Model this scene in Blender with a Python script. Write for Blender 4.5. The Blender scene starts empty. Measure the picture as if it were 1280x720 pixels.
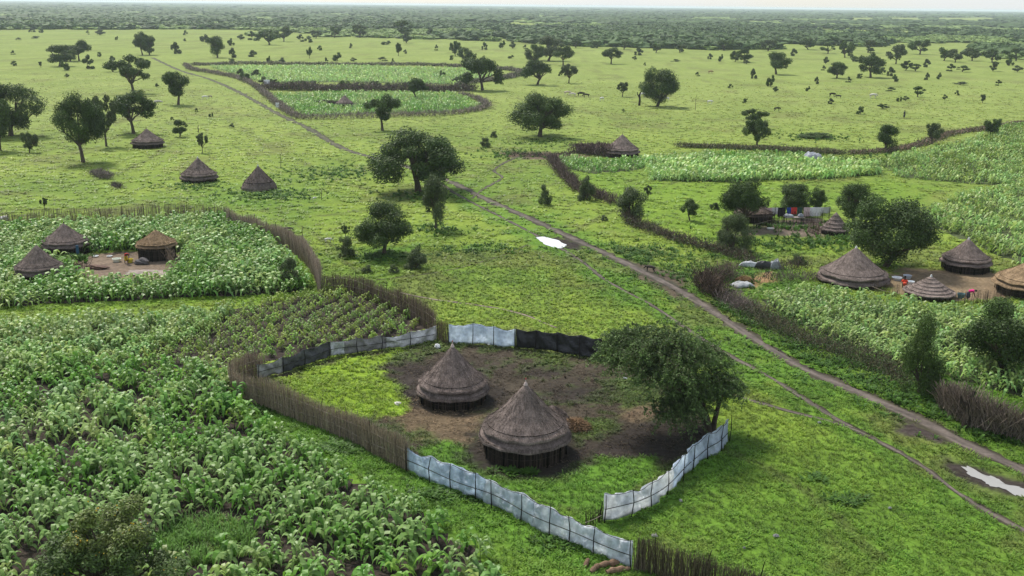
import bpy, math, random
import numpy as np
from mathutils import Matrix, Vector

SC = bpy.context.scene
COL = SC.collection
PI = math.pi
R = math.radians

# ------------------------------------------------------------------ camera
CAM_H, FPX, PITCH, ROLL = 27.0, 1280.0, R(15.46), R(0.6)
cam_d = bpy.data.cameras.new('camera')
cam_d.sensor_width = 36.0
cam_d.lens = 36.0 * FPX / 1280.0
cam_d.clip_start = 0.5
cam_d.clip_end = 40000
cam = bpy.data.objects.new('camera', cam_d)
COL.objects.link(cam)
CR = Matrix.Rotation(PI / 2 - PITCH, 3, 'X') @ Matrix.Rotation(ROLL, 3, 'Z')
cam.matrix_world = Matrix.Translation((0, 0, CAM_H)) @ CR.to_4x4()
SC.camera = cam

# ------------------------------------------------------------------ light
SUN_EL, SUN_AZ = R(52), R(-35)          # azimuth from +Y (away from the camera), negative = left
wd = bpy.data.worlds.new('World'); SC.world = wd; wd.use_nodes = True
nt = wd.node_tree; nt.nodes.clear()
sky = nt.nodes.new('ShaderNodeTexSky'); sky.sky_type = 'NISHITA'; sky.sun_disc = False
sky.sun_elevation = SUN_EL; sky.sun_rotation = SUN_AZ
sky.air_density = 1.0; sky.dust_density = 0.6; sky.ozone_density = 1.0
bg = nt.nodes.new('ShaderNodeBackground'); bg.inputs['Strength'].default_value = 0.088
wo = nt.nodes.new('ShaderNodeOutputWorld')
# thin bright overcast laid over the blue: a broken cloud sheet
tcw = nt.nodes.new('ShaderNodeTexCoord'); nzw = nt.nodes.new('ShaderNodeTexNoise'); nzw.inputs['Scale'].default_value = 3.0; nzw.inputs['Detail'].default_value = 5
rpw = nt.nodes.new('ShaderNodeMapRange'); rpw.inputs['From Min'].default_value = .35; rpw.inputs['From Max'].default_value = .65; rpw.inputs['To Min'].default_value = .45; rpw.inputs['To Max'].default_value = .85
mxw = nt.nodes.new('ShaderNodeMix'); mxw.data_type = 'RGBA'; mxw.inputs['B'].default_value = (5.3, 5.7, 6.15, 1)
nt.links.new(tcw.outputs['Generated'], nzw.inputs['Vector']); nt.links.new(nzw.outputs['Fac'], rpw.inputs['Value']); nt.links.new(rpw.outputs['Result'], mxw.inputs['Factor'])
nt.links.new(sky.outputs[0], mxw.inputs['A']); nt.links.new(mxw.outputs['Result'], bg.inputs[0]); nt.links.new(bg.outputs[0], wo.inputs[0])
sd = bpy.data.lights.new('sun', 'SUN'); sd.energy = 2.9; sd.angle = R(11); sd.color = (1.0, 0.95, 0.87)
sun = bpy.data.objects.new('sun', sd); COL.objects.link(sun)
sdir = Vector((math.sin(SUN_AZ) * math.cos(SUN_EL), math.cos(SUN_AZ) * math.cos(SUN_EL), math.sin(SUN_EL)))
sun.rotation_euler = sdir.to_track_quat('Z', 'Y').to_euler()
SC.view_settings.view_transform = 'Standard'; SC.view_settings.look = 'None'
SC.view_settings.gamma = 1.0; SC.view_settings.exposure = 0.84
SC.view_settings.use_curve_mapping = False
SC.cycles.max_bounces = 6; SC.cycles.transparent_max_bounces = 6
SC.cycles.diffuse_bounces = 3; SC.cycles.glossy_bounces = 2; SC.cycles.transmission_bounces = 3; SC.cycles.volume_bounces = 1

# ------------------------------------------------------------------ helpers: places
CRn = np.array(CR)
def P(x, y, z=0.0):
    """ground point (height z) seen in the direction of the photograph's pixel"""
    d = CRn @ np.array([(x - 640) / FPX, -(y - 360) / FPX, -1.0])
    t = (z - CAM_H) / d[2]
    return np.array([d[0] * t, d[1] * t, z])
def depth(p):
    return float((np.array([p[0], p[1], p[2] - CAM_H]) @ CRn)[2] * -1)
def mpp(x, y):                        # metres per pixel of an upright thing standing there
    return depth(P(x, y)) / FPX
def proj(p):
    q = np.array([p[0], p[1], p[2] - CAM_H]) @ CRn
    return 640 + q[0] / -q[2] * FPX, 360 - q[1] / -q[2] * FPX
def projn(x, y):
    q = np.stack([x, y, np.full_like(x, -CAM_H)], 1) @ CRn
    return 640 + q[:, 0] / -q[:, 2] * FPX, 360 - q[:, 1] / -q[:, 2] * FPX, -q[:, 2]
def PP(*pts): return np.array([P(a, b)[:2] for a, b in pts])

def h2(i, j, s):
    v = np.sin(i * 127.1 + j * 311.7 + s * 74.7) * 43758.5453
    return v - np.floor(v)
def vnoise(x, y, s=0):
    i = np.floor(x); j = np.floor(y); fx = x - i; fy = y - j
    fx = fx * fx * (3 - 2 * fx); fy = fy * fy * (3 - 2 * fy)
    a = h2(i, j, s); b = h2(i + 1, j, s); c = h2(i, j + 1, s); d = h2(i + 1, j + 1, s)
    return a + (b - a) * fx + (c - a) * fy + (a - b - c + d) * fx * fy
def fbm(x, y, s=0, o=4):
    t = 0; a = .5; n = 0
    for k in range(o):
        t = t + a * vnoise(x * 2 ** k + 7.3 * k, y * 2 ** k - 3.1 * k, s + k); n += a; a *= .5
    return t / n
def sst(a, b, x):
    t = np.clip((x - a) / (b - a), 0, 1); return t * t * (3 - 2 * t)
def seg_dist(x, y, pl, closed=False):
    d = np.full(x.shape, 1e9); n = len(pl)
    for k in range(n if closed else n - 1):
        a = pl[k]; b = pl[(k + 1) % n]; e = b - a; L = float(e @ e) + 1e-9
        t = np.clip(((x - a[0]) * e[0] + (y - a[1]) * e[1]) / L, 0, 1)
        d = np.minimum(d, np.hypot(x - a[0] - t * e[0], y - a[1] - t * e[1]))
    return d
def inside(x, y, pl):
    r = np.zeros(x.shape, bool); n = len(pl)
    for k in range(n):
        a = pl[k]; b = pl[(k + 1) % n]
        if a[1] == b[1]: continue
        c = ((a[1] > y) != (b[1] > y)) & (x < (b[0] - a[0]) * (y - a[1]) / (b[1] - a[1]) + a[0])
        r ^= c
    return r
def sdf(x, y, pl):                     # positive inside
    d = seg_dist(x, y, pl, True); return np.where(inside(x, y, pl), d, -d)
def smooth(pl, n=6):
    pl = np.asarray(pl, float); out = []
    q = np.vstack([2 * pl[0] - pl[1], pl, 2 * pl[-1] - pl[-2]])
    for i in range(1, len(q) - 2):
        p0, p1, p2, p3 = q[i - 1:i + 3]
        for k in range(n):
            t = k / n
            out.append(.5 * ((2 * p1) + (-p0 + p2) * t + (2 * p0 - 5 * p1 + 4 * p2 - p3) * t * t + (-p0 + 3 * p1 - 3 * p2 + p3) * t ** 3))
    out.append(pl[-1]); return np.array(out)
def resample(pl, step):
    pl = np.asarray(pl, float); s = np.r_[0, np.cumsum(np.linalg.norm(np.diff(pl[:, :2], axis=0), axis=1))]
    n = max(2, int(s[-1] / step) + 1); t = np.linspace(0, s[-1], n)
    return np.stack([np.interp(t, s, pl[:, k]) for k in range(pl.shape[1])], 1), t

# ------------------------------------------------------------------ helpers: meshes
class MB:
    def __init__(self): self.v = []; self.f3 = []; self.f4 = []; self.c = []; self.n = 0
    def add(self, v, f, c=1.0):
        v = np.asarray(v, float).reshape(-1, 3); f = np.asarray(f, int)
        (self.f3 if f.shape[1] == 3 else self.f4).append(f + self.n)
        c = np.asarray(c, float)
        if c.ndim == 0: c = np.full((len(v), 3), float(c))
        elif c.ndim == 1 and len(c) == 3 and len(v) != 3: c = np.tile(c, (len(v), 1))
        elif c.ndim == 1: c = np.repeat(c[:, None], 3, 1) if len(c) == len(v) else np.tile(c, (len(v), 1))
        self.v.append(v); self.c.append(c); self.n += len(v)
        return self
    def mesh(self, name, mat, smooth_=False):
        me = bpy.data.meshes.new(name)
        v = np.vstack(self.v); c = np.vstack(self.c)
        f4 = np.vstack(self.f4) if self.f4 else np.zeros((0, 4), int)
        f3 = np.vstack(self.f3) if self.f3 else np.zeros((0, 3), int)
        idx = np.r_[f4.ravel(), f3.ravel()].astype(np.int32)
        st = np.r_[np.arange(len(f4)) * 4, len(f4) * 4 + np.arange(len(f3)) * 3].astype(np.int32)
        me.vertices.add(len(v)); me.vertices.foreach_set('co', v.astype(np.float32).ravel())
        me.loops.add(len(idx)); me.loops.foreach_set('vertex_index', idx)
        me.polygons.add(len(st)); me.polygons.foreach_set('loop_start', st)
        if smooth_: me.polygons.foreach_set('use_smooth', np.ones(len(st), bool))
        else: me.polygons.foreach_set('use_smooth', np.zeros(len(st), bool))
        a = me.attributes.new('tint', 'FLOAT_COLOR', 'POINT')
        a.data.foreach_set('color', np.c_[c, np.ones(len(c))].astype(np.float32).ravel())
        me.update(calc_edges=True); me.materials.append(mat)
        return me
    def build(self, name, mat, parent=None, smooth_=False, loc=None):
        o = bpy.data.objects.new(name, self.mesh(name, mat, smooth_)); COL.objects.link(o)
        if parent is not None: o.parent = parent
        if loc is not None: o.location = loc
        return o

def tag(o, label=None, cat=None, group=None, kind=None):
    if label: o['label'] = label
    if cat: o['category'] = cat
    if group: o['group'] = group
    if kind: o['kind'] = kind
    return o
def empty(name, loc, rz=0.0):
    o = bpy.data.objects.new(name, None); o.location = Vector([float(t) for t in loc]); o.rotation_euler.z = rz
    o.empty_display_size = .3; COL.objects.link(o); return o
def copy_tree(o, parent=None):
    c = o.copy(); COL.objects.link(c)
    if parent is not None: c.parent = parent
    for ch in list(o.children): copy_tree(ch, c)
    return c

def box(mb, c, s, rz=0.0, col=1.0, taper=1.0):
    x, y, z = s[0] / 2, s[1] / 2, s[2] / 2
    v = np.array([[-x, -y, -z], [x, -y, -z], [x, y, -z], [-x, y, -z], [-x * taper, -y * taper, z], [x * taper, -y * taper, z], [x * taper, y * taper, z], [-x * taper, y * taper, z]])
    ca, sa = math.cos(rz), math.sin(rz)
    v = v @ np.array([[ca, sa, 0], [-sa, ca, 0], [0, 0, 1]]) + np.array(c)
    mb.add(v, [[0, 3, 2, 1], [4, 5, 6, 7], [0, 1, 5, 4], [1, 2, 6, 5], [2, 3, 7, 6], [3, 0, 4, 7]], col)
def tube(mb, pts, rad, sides=6, col=1.0):
    pts = np.asarray(pts, float); n = len(pts); rad = np.broadcast_to(np.asarray(rad, float), (n,))
    T = np.gradient(pts, axis=0); T /= np.linalg.norm(T, axis=1)[:, None] + 1e-9
    ref = np.array([0, 0, 1.]) if abs(T[:, 2]).mean() < .8 else np.array([1., 0, 0])
    U = np.cross(T, ref); U /= np.linalg.norm(U, axis=1)[:, None] + 1e-9; W = np.cross(T, U)
    a = np.arange(sides) / sides * 2 * PI
    v = pts[:, None] + rad[:, None, None] * (np.cos(a)[None, :, None] * U[:, None] + np.sin(a)[None, :, None] * W[:, None])
    v = np.vstack([v.reshape(-1, 3), pts[:1], pts[-1:]])
    i = np.arange(n - 1)[:, None] * sides; j = np.arange(sides)[None]; k = (j + 1) % sides
    f = np.stack([i + j, i + k, i + sides + k, i + sides + j], -1).reshape(-1, 4)
    mb.add(v, f, col)
    e0 = [[n * sides, (q + 1) % sides, q] for q in range(sides)]
    e1 = [[n * sides + 1, (n - 1) * sides + q, (n - 1) * sides + (q + 1) % sides] for q in range(sides)]
    mb.f3.append(np.array(e0 + e1) + mb.n - len(v))
def lathe(mb, prof, seg=40, wob=None, col=1.0, cx=0, cy=0):
    prof = np.asarray(prof, float); n = len(prof); a = np.arange(seg) / seg * 2 * PI
    r = prof[:, 0][:, None] * np.ones(seg); z = prof[:, 1][:, None] * np.ones(seg)
    if wob is not None: dr, dz = wob(a[None], prof[:, 0][:, None], prof[:, 1][:, None]); r = r + dr; z = z + dz
    v = np.stack([cx + r * np.cos(a), cy + r * np.sin(a), z], -1).reshape(-1, 3)
    i = np.arange(n - 1)[:, None] * seg; j = np.arange(seg)[None]; k = (j + 1) % seg
    mb.add(v, np.stack([i + j, i + seg + j, i + seg + k, i + k], -1).reshape(-1, 4), col)
def cards(mb, C, N, size, aspect=.55, rng=None, col=None, spin=True):
    """leaf-shaped quads: C centres, N normals"""
    n = len(C); N = N / (np.linalg.norm(N, axis=1)[:, None] + 1e-9)
    a = rng.normal(size=(n, 3)); U = np.cross(N, a); U /= np.linalg.norm(U, axis=1)[:, None] + 1e-9; W = np.cross(N, U)
    s = np.broadcast_to(size, (n,))[:, None] * .5
    v = np.stack([C - U * s, C + W * s * aspect, C + U * s, C - W * s * aspect], 1).reshape(-1, 3)
    f = np.arange(n * 4).reshape(-1, 4)
    c = np.repeat(col if col.ndim == 2 else np.repeat(col[:, None], 3, 1), 4, axis=0)
    mb.add(v, f, c)
def sticks(mb, A, B, w, col, rng):
    """thin three-sided tapering sticks from A to B"""
    n = len(A); T = B - A; T /= np.linalg.norm(T, axis=1)[:, None] + 1e-9
    U = np.cross(T, rng.normal(size=(n, 3))); U /= np.linalg.norm(U, axis=1)[:, None] + 1e-9; W = np.cross(T, U)
    w = np.broadcast_to(w, (n,))[:, None]
    vs = []
    for Q, k in ((A, 1.0), (B, .55)):
        for q in range(3):
            an = q * 2 * PI / 3; vs.append(Q + (U * math.cos(an) + W * math.sin(an)) * w * k)
    v = np.stack(vs, 1).reshape(-1, 3)
    b = np.arange(n)[:, None] * 6
    f = np.concatenate([b + np.array([[0, 1, 4, 3]]), b + np.array([[1, 2, 5, 4]]), b + np.array([[2, 0, 3, 5]])])
    c = np.repeat(col if col.ndim == 2 else np.repeat(col[:, None], 3, 1), 6, axis=0)
    mb.add(v, f, c)
def scatter(mb, tv, tf, X, Y, Z, rz, s, tc, cols, sz=None, tilt=None):
    """merge copies of a template; tc per-vertex tint of template, cols per-copy colour"""
    n = len(X)
    if n == 0: return
    if np.isscalar(s): s = np.full(n, float(s))
    ca, sa = np.cos(rz), np.sin(rz); v = tv[None] * s[:, None, None]
    if sz is not None: v[:, :, 2] *= sz[:, None]
    x = v[:, :, 0] * ca[:, None] - v[:, :, 1] * sa[:, None] + X[:, None]
    y = v[:, :, 0] * sa[:, None] + v[:, :, 1] * ca[:, None] + Y[:, None]
    z = v[:, :, 2] + (Z[:, None] if not np.isscalar(Z) else Z)
    if tilt is not None: x = x + v[:, :, 2] * tilt[0][:, None]; y = y + v[:, :, 2] * tilt[1][:, None]
    V = np.stack([x, y, z], -1).reshape(-1, 3); m = len(tv)
    F = (tf[None] + (np.arange(n) * m)[:, None, None]).reshape(-1, tf.shape[1])
    C = (cols[:, None] * tc[None, :, None]).reshape(-1, 3)
    mb.add(V, F, C)
def ico(sub):
    t = (1 + 5 ** .5) / 2
    v = [(-1, t, 0), (1, t, 0), (-1, -t, 0), (1, -t, 0), (0, -1, t), (0, 1, t), (0, -1, -t), (0, 1, -t), (t, 0, -1), (t, 0, 1), (-t, 0, -1), (-t, 0, 1)]
    f = [(0, 11, 5), (0, 5, 1), (0, 1, 7), (0, 7, 10), (0, 10, 11), (1, 5, 9), (5, 11, 4), (11, 10, 2), (10, 7, 6), (7, 1, 8), (3, 9, 4), (3, 4, 2), (3, 2, 6), (3, 6, 8), (3, 8, 9), (4, 9, 5), (2, 4, 11), (6, 2, 10), (8, 6, 7), (9, 8, 1)]
    v = [np.array(q) / np.linalg.norm(q) for q in v]
    for _ in range(sub):
        mid = {}; nf = []
        def m(a, b):
            k = (min(a, b), max(a, b))
            if k not in mid: q = v[a] + v[b]; v.append(q / np.linalg.norm(q)); mid[k] = len(v) - 1
            return mid[k]
        for a, b, c in f:
            x, y, z = m(a, b), m(b, c), m(c, a); nf += [(a, x, z), (b, y, x), (c, z, y), (x, y, z)]
        f = nf
    return np.array(v), np.array(f)
def skin(name, pts, edges, rad, mat, levels=1):
    me = bpy.data.meshes.new(name); me.from_pydata(pts, edges, []); o = bpy.data.objects.new(name, me); COL.objects.link(o)
    m = o.modifiers.new('s', 'SKIN'); m.use_smooth_shade = True
    for i, r in enumerate(rad):
        sv = me.skin_vertices[0].data[i]; sv.radius = (r, r) if not isinstance(r, tuple) else r; sv.use_root = (i == 0)
    s2 = o.modifiers.new('d', 'SUBSURF'); s2.levels = levels; s2.render_levels = levels
    dg = bpy.context.evaluated_depsgraph_get()
    nm = bpy.data.meshes.new_from_object(o.evaluated_get(dg)); bpy.data.objects.remove(o)
    nm.name = name; nm.materials.clear(); nm.materials.append(mat); return nm
def mobj(name, me, parent=None):
    o = bpy.data.objects.new(name, me); COL.objects.link(o); o.parent = parent; return o

# ------------------------------------------------------------------ materials
def mat(name, col=(1, 1, 1), rough=.85, tint=True, noise=(), bump=None, trans=0.0, spec=.3, emis=None, stretch=(1, 1, 1)):
    """noise: list of (scale, low multiplier, high multiplier)"""
    m = bpy.data.materials.new(name); m.use_nodes = True; t = m.node_tree; N = t.nodes; L = t.links
    b = N['Principled BSDF']; b.inputs['Roughness'].default_value = rough
    b.inputs['Specular IOR Level'].default_value = spec
    rgb = N.new('ShaderNodeRGB'); rgb.outputs[0].default_value = (*col, 1); cur = rgb.outputs[0]
    tc = N.new('ShaderNodeTexCoord'); mp = N.new('ShaderNodeMapping'); mp.inputs['Scale'].default_value = stretch
    L.new(tc.outputs['Object'], mp.inputs['Vector'])
    def mul(a, bb):
        x = N.new('ShaderNodeMix'); x.data_type = 'RGBA'; x.blend_type = 'MULTIPLY'; x.inputs['Factor'].default_value = 1
        L.new(a, x.inputs['A']); L.new(bb, x.inputs['B']); return x.outputs['Result']
    if tint:
        at = N.new('ShaderNodeAttribute'); at.attribute_name = 'tint'; cur = mul(cur, at.outputs['Color'])
    for sc_, lo, hi in noise:
        nz = N.new('ShaderNodeTexNoise'); nz.inputs['Scale'].default_value = sc_; nz.inputs['Detail'].default_value = 4
        L.new(mp.outputs[0], nz.inputs['Vector'])
        r = N.new('ShaderNodeValToRGB'); e = r.color_ramp.elements
        lo = lo if isinstance(lo, tuple) else (lo,) * 3; hi = hi if isinstance(hi, tuple) else (hi,) * 3
        e[0].position = .33; e[0].color = (*lo, 1); e[1].position = .67; e[1].color = (*hi, 1)
        L.new(nz.outputs['Fac'], r.inputs[0]); cur = mul(cur, r.outputs[0])
    L.new(cur, b.inputs['Base Color'])
    if bump:
        nz = N.new('ShaderNodeTexNoise'); nz.inputs['Scale'].default_value = bump[0]; nz.inputs['Detail'].default_value = 5
        L.new(mp.outputs[0], nz.inputs['Vector'])
        bp = N.new('ShaderNodeBump'); bp.inputs['Strength'].default_value = bump[1]; bp.inputs['Distance'].default_value = bump[2]
        L.new(nz.outputs['Fac'], bp.inputs['Height']); L.new(bp.outputs[0], b.inputs['Normal'])
    if trans > 0:
        tr = N.new('ShaderNodeBsdfTranslucent'); L.new(cur, tr.inputs['Color'])
        mx = N.new('ShaderNodeMixShader'); mx.inputs[0].default_value = trans
        out = N['Material Output']; L.new(b.outputs[0], mx.inputs[1]); L.new(tr.outputs[0], mx.inputs[2]); L.new(mx.outputs[0], out.inputs['Surface'])
    return m
MT = {}
MT['ground'] = mat('meadow_ground', rough=.95, noise=[(3.0, .72, 1.22), (.35, .85, 1.12), (.05, (.9, .93, .85), (1.08, 1.05, 1.1))], bump=(2.2, .9, .12), spec=.1)
MT['grass'] = mat('grass_blades', rough=.55, trans=.35, spec=.25)
MT['soil'] = mat('dark_soil', rough=.95, noise=[(2.5, .65, 1.35), (.5, .8, 1.2)], bump=(5, .8, .08), spec=.15)
MT['path'] = mat('trodden_earth', rough=.9, noise=[(3, .8, 1.2), (.6, .85, 1.15)], bump=(7, .5, .04), spec=.2)
MT['crop'] = mat('crop_leaf', rough=.48, trans=.30, spec=.38)
MT['leaf'] = mat('tree_leaf', rough=.55, trans=.22, spec=.3)
MT['bark'] = mat('bark', col=(.085, .065, .05), rough=.9, noise=[(6, .6, 1.3)], bump=(14, .6, .03), stretch=(1, 1, .3), spec=.15)
MT['thatch'] = mat('thatch', rough=.95, noise=[(.7, (.78, .76, .74), (1.15, 1.12, 1.1)), (2.6, .74, 1.24), (11, .7, 1.3), (28, .75, 1.25)], bump=(24, .7, .03), spec=.08)
MT['strand'] = mat('straw_strand', rough=.9, spec=.1)
MT['stick'] = mat('dry_stick', rough=.9, noise=[(9, .75, 1.25)], spec=.1)
MT['tarp'] = mat('woven_tarp', rough=.5, trans=.6, noise=[(.9, (.72, .76, .82), 1.06), (3.4, .84, 1.08), (14, .93, 1.04)], bump=(2.6, 1.0, .2), spec=.35)
MT['greytarp'] = mat('patched_grey_sheet', rough=.7, noise=[(1.3, .62, 1.2), (6, .85, 1.1)], bump=(3.0, .7, .1), spec=.3)
MT['black'] = mat('black_sheet', rough=.45, noise=[(1.5, .6, 1.5)], bump=(3.0, .8, .1), spec=.4)
MT['rope'] = mat('dark_rope', col=(.03, .027, .025), tint=False, rough=.9)
MT['cloth'] = mat('cloth', rough=.9, noise=[(4, .85, 1.1)], spec=.15)
MT['hide'] = mat('animal_hide', rough=.85, noise=[(3, .85, 1.1)], spec=.15)
MT['skinp'] = mat('skin', col=(.06, .035, .025), tint=False, rough=.6)
MT['log'] = mat('cut_log', rough=.9, noise=[(5, .7, 1.2)], bump=(9, .6, .03), spec=.15)
MT['metal'] = mat('painted_board', rough=.5, spec=.4)
def water():
    m = bpy.data.materials.new('puddle_water'); m.use_nodes = True; b = m.node_tree.nodes['Principled BSDF']
    b.inputs['Base Color'].default_value = (.30, .29, .27, 1); b.inputs['Roughness'].default_value = .1; b.inputs['IOR'].default_value = 1.33
    b.inputs['Specular IOR Level'].default_value = .5
    return m
MT['water'] = water()
MT['brightwater'] = mat('bright_puddle', col=(.66, .66, .66), tint=False, rough=.12, spec=.6)  # near-white base colour makes this puddle bright

# ------------------------------------------------------------------ the layout, in ground coordinates
PADDOCK = PP((330, 470), (420, 447), (545, 424), (640, 433), (745, 447), (850, 470), (903, 548), (835, 590), (752, 650), (735, 645), (510, 580), (400, 530), (335, 500))
LAWN_A = PP((338, 482), (420, 452), (505, 438), (470, 460), (492, 478), (512, 505), (500, 520), (440, 522), (360, 500))
LAWN_B = PP((520, 560), (560, 552), (610, 572), (690, 588), (745, 575), (820, 573), (822, 592), (752, 648), (735, 642), (520, 582))
MUD_A = PP((745, 550), (790, 528), (880, 515), (895, 545), (850, 580), (800, 585), (730, 572))
MUD_B = PP((455, 458), (600, 440), (735, 470), (770, 500), (690, 505), (640, 470), (600, 500), (560, 520), (500, 500))
STRAW = PP((455, 505), (540, 500), (600, 520), (590, 560), (540, 548), (490, 530))
STRAW2 = PP((770, 510), (840, 505), (850, 520), (780, 528))
ROAD_L = [(1320, 608), (1280, 588), (1200, 552), (1160, 530), (1085, 496), (1000, 458), (930, 415), (870, 376), (840, 358), (780, 328), (720, 300), (660, 272), (610, 250), (560, 226), (500, 206), (430, 186), (385, 160), (345, 141), (300, 116), (262, 99), (225, 88), (190, 72)]
ROAD2 = [(1300, 672), (1250, 648), (1200, 618), (1160, 588), (1125, 566), (1060, 532), (1020, 508), (960, 470), (900, 438), (850, 405), (812, 380), (760, 352), (720, 322), (670, 294), (620, 268), (575, 245), (540, 222)]
ROAD3 = [(1125, 566), (1060, 534), (990, 515), (930, 498), (888, 486)]
ROAD4 = [(695, 410), (650, 392), (600, 382), (540, 374), (500, 366)]
ROAD5 = [(660, 306), (620, 322), (560, 338), (490, 348), (440, 352)]
ROAD6 = [(590, 248), (605, 236), (628, 222), (618, 212), (650, 196), (690, 198)]
ROAD7 = [(780, 355), (810, 338), (840, 348), (900, 352), (930, 360)]
LUSH = [PP(*ROAD_L), PP((1280, 700), (1100, 600), (950, 520), (800, 420))]
roads = [(smooth(PP(*r), 5), w) for r, w in ((ROAD_L, 1.0), (ROAD2, .36), (ROAD3, .3), (ROAD4, .28), (ROAD5, .16), (ROAD6, .3))]

# crop regions: polygon, spacing, height, colour, soil
GREEN = np.array([.10, .235, .022]); PALE = np.array([.205, .325, .088]); YELL = np.array([.18, .29, .04]); DARKG = np.array([.05, .12, .02])
FIELDS = {
 'lower':  PP((-60, 470), (130, 462), (283, 462), (287, 500), (320, 532), (390, 570), (465, 610), (535, 645), (600, 690), (628, 760), (-120, 760)),
 'mid':    PP((-60, 410), (90, 406), (230, 398), (300, 392), (240, 425), (150, 455), (60, 475), (-60, 480)),
 'young':  PP((250, 392), (400, 366), (440, 362), (530, 403), (540, 410), (420, 440), (325, 456), (288, 460), (120, 466), (160, 450)),
 'yard':   PP((-40, 292), (60, 288), (280, 277), (325, 298), (362, 330), (386, 362), (375, 367), (330, 370), (250, 372), (100, 380), (-60, 388)),
 'right':  PP((945, 374), (1010, 366), (1110, 380), (1200, 394), (1300, 388), (1340, 390), (1340, 530), (1280, 500), (1215, 480), (1140, 465), (1080, 440), (1010, 412)),
 'strip':  PP((808, 205), (860, 203), (1000, 204), (1095, 207), (1102, 218), (1040, 224), (900, 228), (812, 226)),
 'stripb': PP((695, 197), (760, 203), (850, 196), (900, 192), (1010, 196), (1050, 202), (900, 203), (812, 206), (800, 213), (740, 218), (708, 212)),
 'far_r':  PP((1095, 205), (1120, 196), (1200, 180), (1260, 158), (1340, 155), (1340, 345), (1270, 330), (1180, 292), (1150, 270), (1200, 246), (1262, 234), (1200, 229), (1125, 222)),
 'far_a':  PP((262, 84), (420, 83), (590, 87), (622, 93), (575, 106), (420, 103), (330, 104), (300, 96)),
 'far_b':  PP((338, 120), (420, 116), (570, 118), (604, 133), (560, 141), (450, 143), (380, 146), (352, 132)),
}
YARD_HOLE = PP((88, 350), (96, 322), (130, 315), (215, 314), (228, 322), (226, 342), (205, 356), (120, 362))
YARD_HOLE0 = PP((80, 350), (96, 320), (130, 313), (215, 312), (230, 320), (228, 336), (205, 347), (120, 354))
SOIL = [k for k in FIELDS]
YARD_R1 = PP((905, 286), (960, 275), (1020, 272), (1050, 288), (1020, 298), (960, 293), (915, 296))
YARD_R2 = PP((1100, 352), (1130, 335), (1240, 340), (1290, 352), (1280, 372), (1200, 376), (1130, 372))
FRONT_PATCH = PP((195, 675), (215, 655), (275, 645), (320, 665), (310, 695), (240, 710), (200, 700))

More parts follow.
